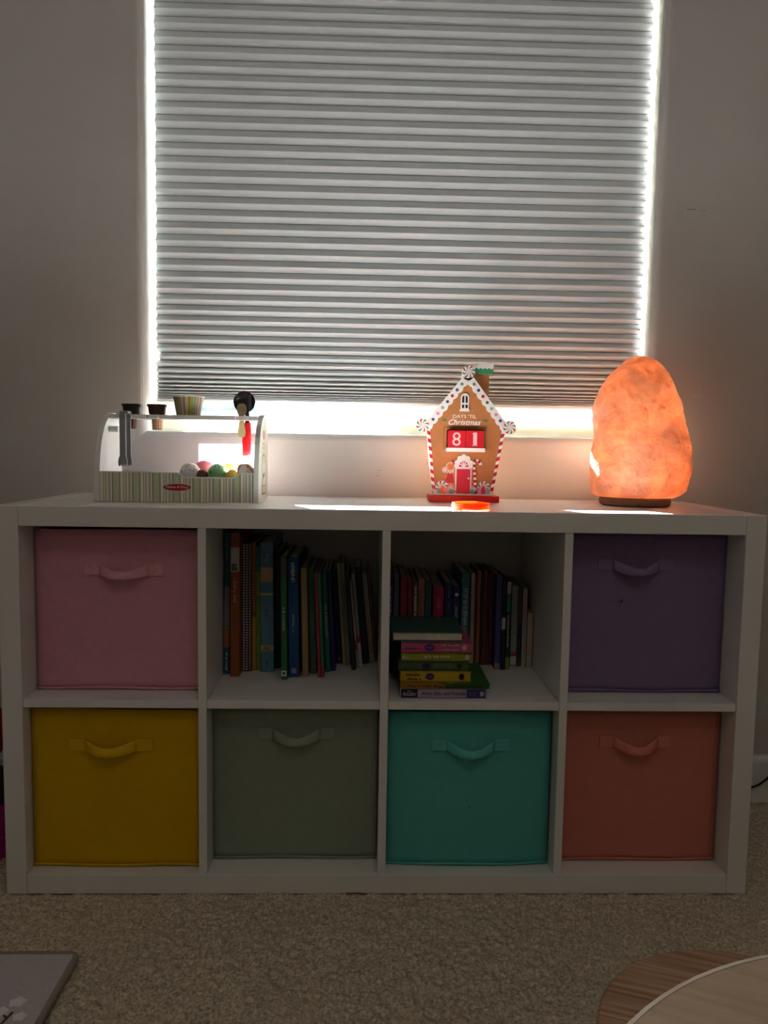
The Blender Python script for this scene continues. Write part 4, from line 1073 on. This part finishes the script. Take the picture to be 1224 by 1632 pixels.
# ice cream scoop with red handle, through a hole
def scoop_tool():
    x = .4347
    e = empty('ice_cream_scoop', (x, YC, .860), 'toy scoop with black head and red handle hanging through the counter', 'scoop')
    mb = mat('black_gloss', (.045, .045, .05), .25, .05, 20, spec=.5); mr = mat('red_plastic', (.72, .01, .02), .35, .02, 20)
    bm = bmesh.new()
    c = Vector((.4280, YC + .002, .9750)); n = 28
    rings = []
    for k in range(9):                       # hemispherical bowl opening to the front
        a = math.pi / 2 * k / 8
        rr = .0235 * math.sin(a); yy = .0235 * math.cos(a) * .75
        rings.append([bm.verts.new(c + Vector((rr * math.cos(2 * math.pi * i / n) if k else 0.0002 * math.cos(2 * math.pi * i / n), yy, rr * math.sin(2 * math.pi * i / n) if k else 0.0002 * math.sin(2 * math.pi * i / n)))) for i in range(n)])
    for k in range(8, -1, -1):
        a = math.pi / 2 * k / 8
        rr = .0222 * math.sin(a) + .0002; yy = .0222 * math.cos(a) * .7 - .001
        rings.append([bm.verts.new(c + Vector((rr * math.cos(2 * math.pi * i / n), yy, rr * math.sin(2 * math.pi * i / n)))) for i in range(n)])
    for a, b in zip(rings, rings[1:]):
        for i in range(n):
            bm.faces.new((a[i], a[(i + 1) % n], b[(i + 1) % n], b[i]))
    mk('bowl', bm, mb, e, smooth=True)
    mk('sweeper', bx(.4370, .4440, YC - .006, YC - .002, .956, .990, bev=.001), mb, e)
    mk('neck', tube(bmesh.new(), [(.4347, YC, .930), (.4350, YC, .945), (.4330, YC, .958)], [.005, .0045, .005], 12), mb, e, smooth=True)
    mk('handle', tube(bmesh.new(), [(.4352, YC, .931), (.4355, YC, .915), (.4355, YC, .905), (.4335, YC, .902), (.4335, YC, .888), (.4342, YC, .862), (.4345, YC, .860)], [.0072, .0078, .0080, .0095, .0098, .0102, .009], 16), mr, e, smooth=True)
scoop_tool()
# wooden paddle spoon
ctrl = [(.899, .000), (.9005, .0055), (.904, .0080), (.909, .0088), (.915, .0078), (.925, .0056), (.938, .0050), (.945, .0060), (.953, .0095), (.960, .0105), (.966, .0095), (.970, .006), (.9715, .000)]
out_ = [(.4245 - w_ * .97, z_) for z_, w_ in ctrl] + [(.4245 + w_ * .97, z_) for z_, w_ in ctrl[-2:0:-1]]
sp_ = mk('wooden_spoon', prism_xz(bmesh.new(), out_, YC - .0015 - .0105, YC + .0015 - .0105), mat('pale_birch', (.50, .36, .22), .7, .12, 90))
tag(sp_, 'flat wooden toy spoon in front of the black scoop', 'spoon')

# ice cream balls behind the dip of the front panel
def ice(label, x, y, z_, r, col, chips=None, swirl=None, open_=False, face=None):
    e = empty('toy_ice_cream_ball', (x, y, z_ - r), label, 'toy food', 'toy ice cream balls in the counter')
    m = mat('ice_%s' % label[:14], col, .5, .04, 30, .2, 200)
    bm = bmesh.new(); bmesh.ops.create_icosphere(bm, subdivisions=4, radius=r)
    for v in bm.verts:
        # ragged skirt round the lower third
        if -.45 < v.co.z / r < -.2:
            v.co.x *= 1.07; v.co.y *= 1.07
        if v.co.z < -r * .55:
            v.co.z = -r * .55
        v.co *= 1 + .018 * noise.noise(v.co * 160)
    bmesh.ops.translate(bm, vec=(x, y, z_), verts=bm.verts)
    mk('ball', bm, m, e, smooth=True)
    rr = random.Random(len(label) * 7 + int(x * 1e4))
    if chips:
        mc = mat('chip_' + label[:9], chips, .6)
        for k in range(26):
            u = rr.uniform(0, 1); a = rr.uniform(0, 2 * math.pi)
            d = Vector((math.cos(a) * math.sqrt(1 - u * u), math.sin(a) * math.sqrt(1 - u * u), u))
            if d.y > .4:
                continue
            c_ = bmesh.new(); bmesh.ops.create_cube(c_, size=1)
            s = (rr.uniform(.0018, .0030), rr.uniform(.0010, .0016), .0012)
            q = d.to_track_quat('Z', 'Y').to_matrix().to_4x4() @ Matrix.Rotation(rr.uniform(0, 3), 4, 'Z') @ Matrix.Diagonal((*s, 1))
            bmesh.ops.transform(c_, matrix=Matrix.Translation(Vector((x, y, z_)) + d * r * 1.0) @ q, verts=c_.verts)
            mk('chocolate_chip', c_, mc, e)
    if swirl:
        msw = mat('swirl_' + label[:9], swirl, .5)
        for k in range(4):
            pp = []
            a0 = rr.uniform(0, 6.28)
            for i in range(9):
                u = .1 + .85 * i / 8; a = a0 + k * 1.57 + .9 * u
                pp.append(Vector((x, y, z_)) + Vector((math.cos(a) * math.sin(u * 1.6), math.sin(a) * math.sin(u * 1.6), math.cos(u * 1.6))) * r * .99)
            mk('swirl', tube(bmesh.new(), pp, [.001, .002, .0026, .003, .0026, .003, .0026, .002, .001], 6), msw, e, smooth=True)
    if face:                                   # flat cut underside turned to the viewer
        d = Vector(face).normalized()
        c_ = bmesh.new()
        bmesh.ops.create_cone(c_, cap_ends=True, segments=28, radius1=r * .86, radius2=r * .78, depth=.003)
        bmesh.ops.transform(c_, matrix=Matrix.Translation(Vector((x, y, z_)) + d * r * .66) @ d.to_track_quat('Z', 'Y').to_matrix().to_4x4(), verts=c_.verts)
        mk('cut_face', c_, mat('cut_' + label[:9], swirl or [c * .8 for c in col], .5), e)
    return e
FZ = Z0 + .0465
ice('white toy ice cream ball with black chips', .3250, .158, FZ + .0125, .0215, (.70, .68, .66), (.03, .025, .025))
ice('pink toy ice cream ball behind the white chip one', .3455, .203, FZ + .0140, .0245, (.72, .13, .22))
ice('small brown toy ice cream ball in the dip of the front', .3505, .1530, FZ + .0075, .0130, (.15, .07, .04))
ice('mint green toy ice cream ball with black chips', .3805, .163, FZ + .0115, .0205, (.28, .62, .32), (.03, .03, .025))
ice('orange sherbet toy ice cream ball behind the mint one', .3975, .207, FZ + .0125, .0225, (.72, .40, .14))
ice('yellow toy ice cream ball at the end of the dip', .4120, .155, FZ + .0075, .0140, (.72, .50, .10))
ice('white toy ice cream ball with caramel swirls', .4400, .168, FZ + .0120, .0210, (.74, .68, .62), (.06, .03, .02), (.55, .22, .08))

# ------------------------------------------------------------------ gingerbread house countdown
HY = .268                                     # front face of the house board
gb = empty('gingerbread_house', (.912, .275, H), 'wooden gingerbread house countdown decoration on a red base', 'decoration')
M_ging = mat('gingerbread_brown', (.43, .165, .052), .6, .05, 40)
M_ice = mat('icing_white', (.76, .73, .70), .5, .03, 30)
M_cred = mat('candy_red', (.50, .02, .035), .45, .05, 30)
M_cgrn = mat('candy_green', (.04, .22, .11), .45, .05, 30)
M_base_red = mat('base_red', (.46, .012, .012), .4, .06, 12)
M_blk = mat('pane_black', (.02, .02, .02), .4)
dots_c = {'teal': (.10, .30, .26), 'blue': (.04, .12, .30), 'red': (.42, .02, .05), 'dark': (.04, .13, .15), 'mint': (.18, .40, .33), 'pink': (.62, .24, .32), 'navy': (.04, .06, .22)}
Zb = H + .0005
mk('base', bx(.8335, .9900, .2450, .3080, Zb, Zb + .0140, bev=.0012), M_base_red, gb)
ZW = Zb + .0140
house = [(.8425, ZW), (.9780, ZW), (1.0010, .9405), (.9160, 1.0490), (.8290, .9360)]
# main board with a through-cut for the number blocks is built as strips round the opening
ox0, ox1, oz0, oz1 = .8715, .9545, .8830, .9255
def clip_poly(poly, f):
    out = []
    for i in range(len(poly)):
        a, b = poly[i], poly[(i + 1) % len(poly)]
        fa, fb_ = f(a), f(b)
        if fa >= 0: out.append(a)
        if fa * fb_ < 0:
            s = fa / (fa - fb_); out.append((a[0] + (b[0] - a[0]) * s, a[1] + (b[1] - a[1]) * s))
    return out
bm = bmesh.new()
prism_xz(bm, clip_poly(house, lambda p: oz0 - p[1]), HY, HY + .012)
prism_xz(bm, clip_poly(house, lambda p: p[1] - oz1), HY, HY + .012)
midp = clip_poly(clip_poly(house, lambda p: p[1] - oz0), lambda p: oz1 - p[1])
prism_xz(bm, clip_poly(midp, lambda p: ox0 - p[0]), HY, HY + .012)
prism_xz(bm, clip_poly(midp, lambda p: p[0] - ox1), HY, HY + .012)
board = mk('house_board', bm, M_ging, gb)
mk('back_plate', bx(ox0 - .004, ox1 + .004, HY + .0125, HY + .016, oz0 - .004, oz1 + .004), M_ging, gb)
# olive outline painted round the opening
M_olive = mat('olive_line', (.16, .15, .07), .6)
for a in ((.8645, .8665, .8800, .9315), (.9580, .9600, .8800, .9315), (.8645, .9600, .9295, .9315)):
    mk('outline', bx(a[0], a[1], HY - .0006, HY + .001, a[2], a[3]), M_olive, gb)
mk('ledge', bx(.8695, .9565, .2520, HY + .0122, .8760, .8850, bev=.0012), M_ice, gb)
# number blocks, loose in the opening
for i, (dg, x) in enumerate((('8', .8928), ('1', .9330))):
    nb = mk('number_block', bx(x - .0198, x + .0198, .2535, .2795, .8855, .9232, bev=.0008), mat('block_red', (.55, .012, .022), .4, .05, 40))
    tag(nb, ('red number block reading eight' if dg == '8' else 'red number block reading one') + ' on the ledge of the house', 'block', 'red number blocks')
    tb = fit_text(dg, .0185 if dg == '8' else .0085, .0300, bold=.0)
    bmesh.ops.translate(tb, vec=(x + (-.0005 if dg == '8' else .0005), .2532, .9040), verts=tb.verts)
    if dg == '1':
        box(tb, x - .0055, x + .0065, .2529, .2536, .8890, .8908); box(tb, x - .0055, x - .0005, .2529, .2536, .9150, .9168)
    mk('digit', tb, mat('digit_pink', (.78, .50, .50), .5), nb, world_coords=False)
# lettering
def put_text(s, x, z_, w_, h_, m, **k):
    tb = fit_text(s, w_, h_, **k); bmesh.ops.translate(tb, vec=(x, HY - .0006, z_), verts=tb.verts)
    mk('lettering', tb, m, gb)
put_text("DAYS 'TIL", .9110, .9550, .0530, .0078, M_ice)
put_text('Christmas', .9115, .9420, .0730, .0125, M_ice, shear=.4, bold=.0003)
# holly sprigs beside the lettering
def leaf(cx, cz, L, w_, ang, m, parent, y=None, th=.0012, name='leaf'):
    pts = []
    for i in range(14):
        a = 2 * math.pi * i / 14
        px, pz = L * math.cos(a), w_ * math.sin(a)
        pts.append((cx + px * math.cos(ang) - pz * math.sin(ang), cz + px * math.sin(ang) + pz * math.cos(ang)))
    y = HY if y is None else y
    return mk(name, prism_xz(bmesh.new(), pts, y - th, y + .001), m, parent)
for sx in (.8660, .9580):
    for a in (20, 70, 115, 160):
        leaf(sx + .0035 * math.cos(R(a)), .9440 + .0035 * math.sin(R(a)) , .0030, .0010, R(a), M_cgrn, gb)
# icing roof trim with scalloped inner edge and coloured dots
def roof_trim(p0, p1, inner, name='roof_trim'):
    p0, p1 = Vector(p0), Vector(p1)
    d = (p1 - p0).normalized(); n_ = Vector((-d.y, d.x))
    if n_.dot(Vector(inner) - p0) < 0:
        n_ = -n_
    L = (p1 - p0).length
    wd = .0165
    pts = [tuple(p0), tuple(p1)]
    N = 9
    sc_pts = []
    for k in range(N):
        for j in range(7):
            s = (k + j / 7) / N
            off = wd + .0034 * abs(math.sin(math.pi * j / 7)) - .0012
            sc_pts.append(tuple(p0 + d * L * s + n_ * off))
    sc_pts.append(tuple(p1 + n_ * wd))
    return mk(name, prism_xz(bmesh.new(), pts + sc_pts[::-1], HY - .005, HY + .013), M_ice, gb), p0, d, n_, L
apex = (.9165, 1.0570)
for end, cols in (((.8170, .9315), ('teal', 'blue', 'red', 'dark', 'mint', 'pink', 'blue')), ((1.0130, .9305), ('teal', 'navy', 'red', 'dark', 'mint', 'pink', 'navy'))):
    o, p0, d, n_, L = roof_trim(apex, end, (.912, .90))
    for k, cn in enumerate(cols):
        c_ = p0 + d * L * (.205 + .105 * k) + n_ * .0082
        bm = prism_xz(bmesh.new(), disc_pts(c_.x, c_.y, .0036, 16), HY - .0058, HY - .004)
        bmesh.ops.translate(bm, vec=-gb.location, verts=bm.verts)
        mk('dot', bm, mat('dot_' + cn, dots_c[cn], .5), o, world_coords=False)
# peppermint swirls
def swirl(cx, cz, r, cols, y=HY - .0085, th=.008, nb=8, parent=None, clip=None):
    pd = disc_pts(cx, cz, r, 36)
    if clip is not None:
        pd = clip_poly(pd, lambda p: p[1] - clip)
    o = mk('peppermint', prism_xz(bmesh.new(), pd, y, y + th), M_ice, parent or gb)
    for k in range(nb):
        a0 = 2 * math.pi * k / nb
        lo, hi = [], []
        for i in range(7):
            s = i / 6; rr = r * (.08 + .9 * s); tw = -.75 * s
            wdt = .36 * (s ** .8) * 8 / nb
            lo.append((cx + rr * math.cos(a0 + tw), cz + rr * math.sin(a0 + tw)))
            hi.append((cx + rr * math.cos(a0 + tw + wdt), cz + rr * math.sin(a0 + tw + wdt)))
        pts = lo + hi[::-1]
        if clip is not None:
            pts = clip_poly(pts, lambda p: p[1] - clip)
            if len(pts) < 3:
                continue
        pts = [q for i, q in enumerate(pts) if i == 0 or (Vector(q) - Vector(pts[i - 1])).length > 1e-6]
        bm = prism_xz(bmesh.new(), pts, y - .0006, y + .001)
        bmesh.ops.translate(bm, vec=-gb.location, verts=bm.verts)
        mk('candy_stripe', bm, cols[k % 2], o, world_coords=False)
    return o
swirl(.9165, 1.0530, .0142, (M_cred, M_cgrn))
swirl(.8165, .9335, .0150, (M_cgrn, M_cred))
swirl(1.0115, .9315, .0150, (M_cred, M_cgrn))
# chimney
mk('chimney', bx(.9290, .9660, HY + .0135, HY + .026, .985, 1.0520, bev=.0008), M_ging, gb)
cp = mk('chimney_cap', bx(.9270, .9730, HY + .006, HY + .0285, 1.0495, 1.0665, bev=.001), M_cgrn, gb)
sc_ = [(.9265, 1.0715), (.9735, 1.0715)]
for k in range(20, -1, -1):
    sc_.append((.9265 + .047 * k / 20, 1.0640 - .0030 * abs(math.sin(math.pi * k / 4))))
sc_ = [sc_[1], sc_[0]] + sc_[2:][::-1]
bm = prism_xz(bmesh.new(), sc_, HY + .0045, HY + .029)
mk('chimney_icing', bm, M_ice, gb)
# attic window
wf = [(.8990, .9660), (.9215, .9660), (.9215, .9690), (.9195, .9705), (.9195, .9955)] + [(.9103 + .0092 * math.cos(a), .9955 + .0105 * math.sin(a)) for a in [math.pi * i / 10 for i in range(1, 10)]] + [(.9011, .9955), (.9011, .9705), (.8990, .9690)]
wn = mk('attic_window', prism_xz(bmesh.new(), wf, HY - .003, HY + .001), M_ice, gb)
def win_pane(pts):
    bm = prism_xz(bmesh.new(), pts, HY - .0036, HY - .002); bmesh.ops.translate(bm, vec=-gb.location, verts=bm.verts)
    mk('pane', bm, M_blk, wn, world_coords=False)
win_pane([(.9040, .9730), (.9088, .9730), (.9088, .9810), (.9040, .9810)]); win_pane([(.9118, .9730), (.9166, .9730), (.9166, .9810), (.9118, .9810)])
win_pane([(.9088, .9850)] + [(.9088, 1.0010)] + [(.9088 - .0048 * math.sin(a), .9950 + .0060 * math.cos(a)) for a in (.4, .8, 1.2, 1.57)] + [(.9040, .9850)])
win_pane([(.9118, .9850), (.9166, .9850)] + [(.9118 + .0048 * math.sin(a), .9950 + .0060 * math.cos(a)) for a in (1.57, 1.2, .8, .4)] + [(.9118, 1.0010)])
# striped candy edging down both walls
def candy_edge(p0, p1, n, w_, slant, y=HY - .0035, parent=None, cname='candy_edge'):
    p0, p1 = Vector(p0), Vector(p1)
    d = (p1 - p0).normalized(); nn = Vector((-d.y, d.x)) * w_ / 2
    o = mk(cname, prism_xz(bmesh.new(), [tuple(p0 + nn), tuple(p0 - nn), tuple(p1 - nn), tuple(p1 + nn)], y, HY + .012), M_ice, gb)
    L = (p1 - p0).length
    for k in range(n):
        a = p0 + d * L * (k + .1) / n; b = p0 + d * L * (k + .62) / n; sl = d * slant
        bm = prism_xz(bmesh.new(), [tuple(a + nn + sl), tuple(a - nn), tuple(b - nn), tuple(b + nn + sl)], y - .0006, y + .002)
        bmesh.ops.translate(bm, vec=-gb.location, verts=bm.verts)
        mk('candy_stripe', bm, M_cred, o, world_coords=False)
candy_edge((.8445, ZW + .010), (.8300, .9260), 8, .0070, .004)
candy_edge((.9760, ZW + .010), (.9990, .9260), 8, .0070, -.004)
# door with icing arch
YD = HY - .002
mk('door_frame', prism_xz(bmesh.new(), [(.8925, ZW + .010), (.9295, ZW + .010), (.9295, .8500), (.9250, .8590), (.9110, .8640), (.8970, .8590), (.8925, .8500)], YD - .001, HY + .001), M_ice, gb)
for cx, cz, r in ((.9110, .8640, .0062), (.9020, .8610, .0055), (.9200, .8610, .0055), (.8955, .8520, .0050), (.9265, .8520, .0050), (.8935, .8445, .0040), (.9290, .8445, .0040)):
    mk('icing_blob', prism_xz(bmesh.new(), disc_pts(cx, cz, r, 16), YD - .0022, HY + .001), M_ice, gb)
fan = [(.9110 + .0105 * math.cos(a), .8425 + .0125 * math.sin(a)) for a in [math.pi * i / 12 for i in range(13)]]
fl = mk('fanlight', prism_xz(bmesh.new(), fan, YD - .0028, HY), M_cred, gb)
for a in (30, 62, 90, 118, 150):
    ca, sa = math.cos(R(a)), math.sin(R(a)); w_ = .0011
    bm = prism_xz(bmesh.new(), [(.9110 - sa * w_, .8427 + ca * w_), (.9110 + sa * w_, .8427 - ca * w_), (.9110 + ca * .011 + sa * w_, .8427 + sa * .0125 - ca * w_), (.9110 + ca * .011 - sa * w_, .8427 + sa * .0125 + ca * w_)], YD - .0034, YD - .002)
    bmesh.ops.translate(bm, vec=-gb.location, verts=bm.verts)
    mk('glazing_bar', bm, M_ice, fl, world_coords=False)
dr = mk('door', prism_xz(bmesh.new(), [(.8955, ZW + .0025), (.9040, ZW + .0070), (.9110, ZW + .0055), (.9190, ZW + .0020), (.9262, ZW + .0065), (.9262, .8370), (.8955, .8370)], YD - .0030, HY), mat('door_red', (.52, .02, .05), .4, .05, 30), gb)
bm = bmesh.new(); bmesh.ops.create_icosphere(bm, subdivisions=3, radius=.0027)
bmesh.ops.translate(bm, vec=Vector((.9222, YD - .0040, .8170)) - gb.location, verts=bm.verts)
mk('door_knob', bm, mat('pearl', (.75, .68, .70), .2), dr, smooth=True, world_coords=False)
# candy cane right of the door
cane = [(.9400, ZW + .014), (.9340, .8480), (.9350, .8545), (.9385, .8575), (.9430, .8570), (.9475, .8530), (.9500, .8470)]
bm = bmesh.new(); pp = []
for a, b in zip(cane, cane[1:]):
    for k in range(5):
        pp.append(Vector((a[0] + (b[0] - a[0]) * k / 5, HY - .002, a[1] + (b[1] - a[1]) * k / 5)))
pp.append(Vector((cane[-1][0], HY - .002, cane[-1][1])))
cn = mk('candy_cane', tube(bm, pp, .0034, 10), M_ice, gb, smooth=True)
def arc_len(pp):
    s = [0]
    for a, b in zip(pp, pp[1:]): s.append(s[-1] + (b - a).length)
    return s
S_ = arc_len(pp)
def at(s):
    for i in range(len(S_) - 1):
        if S_[i + 1] >= s:
            return pp[i].lerp(pp[i + 1], (s - S_[i]) / max(S_[i + 1] - S_[i], 1e-9))
    return pp[-1]
k = 0; s = .004
while s < S_[-1] - .006:
    bm = tube(bmesh.new(), [at(s), at(s + .003), at(s + .006)], .0037, 10); bmesh.ops.translate(bm, vec=-gb.location, verts=bm.verts)
    mk('candy_stripe', bm, M_cred, cn, smooth=True, world_coords=False); s += .0115
# gingerbread girl beside the door
M_gin2 = mat('figure_orange', (.62, .20, .05), .6, .04, 40)
def flat(name, pts, m, dy, parent=None):
    if parent is None:
        return mk(name, prism_xz(bmesh.new(), pts, HY - dy, HY + .0008), m, gb)
    bm = prism_xz(bmesh.new(), pts, HY - dy, HY + .0008); bmesh.ops.translate(bm, vec=-gb.location, verts=bm.verts)
    return mk(name, bm, m, parent, world_coords=False)
fig = flat('gingerbread_figure', [(.8700, .8000), (.8920, .8000), (.8900, .8200), (.8960, .8150), (.8965, .8205), (.8905, .8270), (.8740, .8270), (.8665, .8190), (.8680, .8140), (.8720, .8180)], M_gin2, .0014)
flat('head', disc_pts(.8815, .8420, .0098, 24), M_ice, .0018, fig); flat('face', disc_pts(.8815, .8420, .0086, 24), M_gin2, .0022, fig)
for ex in (.8795, .8848):
    flat('eye', disc_pts(ex, .8438, .0009, 8), M_blk, .0026, fig)
flat('cheek', disc_pts(.8815, .8402, .0012, 8), M_cred, .0026, fig)
flat('bow', [(.8870, .8490), (.8835, .8585), (.8875, .8555), (.8905, .8530), (.8965, .8530), (.8925, .8490), (.8900, .8450), (.8875, .8480)], M_cred, .0028, fig)
for q in ((.8858, .8550), (.8890, .8515), (.8925, .8515), (.8905, .8480)):
    flat('bow_dot', disc_pts(*q, .0006, 8), M_ice, .0032, fig)
flat('collar', [(.8735, .8345), (.8895, .8345), (.8905, .8300), (.8870, .8280), (.8840, .8295), (.8810, .8270), (.8780, .8295), (.8745, .8280), (.8720, .8310)], M_ice, .0024, fig)
for k in range(6):
    flat('collar_stripe', [(.8745 + .0028 * k, .8335), (.8756 + .0028 * k, .8335), (.8754 + .0028 * k, .8295), (.8743 + .0028 * k, .8295)], (M_cgrn, M_cred)[k % 2], .0028, fig)
flat('dress', [(.8755, .8260), (.8870, .8260), (.8915, .8060), (.8700, .8060)], M_cred, .0022, fig)
swirl(.8690, .8350, .0068, (M_cred, M_cred), y=HY - .0030, th=.0022, nb=8)
# row of sweets along the foot of the wall
gum = [('pale', .8475, .0055, .0075, (.60, .56, .50)), ('mint', .8560, .0045, .0085, (.18, .40, .33)), ('orange', .8640, .0050, .0115, (.72, .14, .02)), ('pink', .8745, .0055, .0100, (.66, .26, .34)), ('sage', .8835, .0050, .0075, (.14, .36, .32)), ('pale', .8925, .0045, .0040, (.60, .56, .50)),
       ('teal', .9320, .0055, .0075, (.10, .32, .30)), ('navy', .9400, .0040, .0060, (.04, .08, .22)), ('pink', .9470, .0055, .0100, (.62, .26, .36)), ('red', .9565, .0055, .0115, (.52, .02, .06)), ('mint', .9660, .0050, .0090, (.20, .40, .36)), ('pale', .9735, .0045, .0060, (.60, .56, .50))]
swirl(.8635, ZW + .0175, .0150, (M_cgrn, M_cred), y=HY - .0030, th=.0025, nb=8, clip=ZW + .004)
swirl(.8820, ZW + .0145, .0095, (M_cgrn, M_cred), y=HY - .0034, th=.0028, nb=8, clip=ZW + .004)
swirl(.9575, ZW + .0175, .0150, (M_cgrn, M_cred), y=HY - .0030, th=.0025, nb=8, clip=ZW + .004)
swirl(.9335, ZW + .0135, .0070, (M_cred, M_cgrn), y=HY - .0044, th=.0028, nb=8, clip=ZW + .004)
for nm, cx, rx, rz, c_ in gum:
    pts = [(cx + rx * math.cos(a), ZW + .0003 + (rz * 2 - .001) * math.sin(a)) for a in [math.pi * i / 12 for i in range(13)]]
    mk('gumdrop', prism_xz(bmesh.new(), pts, HY - .0052, HY + .001), mat('gum_' + nm, c_, .45), gb)
mk('snow_foot', bx(.8425, .9780, HY - .0056, HY + .0006, ZW + .0001, ZW + .0035), M_ice, gb)

# ------------------------------------------------------------------ orange plastic coil at the front edge
def coil():
    cx, cy = .8985, .052
    m = mat('orange_plastic', (1.0, .16, .01), .3, .03, 10, spec=.5, trans=.55)
    e = empty('plastic_coil', (cx, cy, H), 'orange translucent plastic bangle coil catching the sun', 'toy')
    for k in range(5):
        bm = bmesh.new(); n = 64; r0 = .0355 - .0004 * (k % 2); zc = H + .0018 + k * .0026
        ox = .0006 * math.sin(k * 2.1); rings = []
        for i in range(n):
            a = 2 * math.pi * i / n
            c_ = Vector((math.cos(a), math.sin(a), 0)); ring = []
            for j in range(8):
                b = 2 * math.pi * j / 8
                ring.append(bm.verts.new(Vector((cx + ox, cy, zc)) + c_ * (r0 + .0022 * math.cos(b)) + Vector((0, 0, .0013 * math.sin(b)))))
            rings.append(ring)
        for i in range(n):
            A, B = rings[i], rings[(i + 1) % n]
            for j in range(8):
                bm.faces.new((A[j], A[(j + 1) % 8], B[(j + 1) % 8], B[j]))
        mk('ring', bm, m, e, smooth=True)
coil()
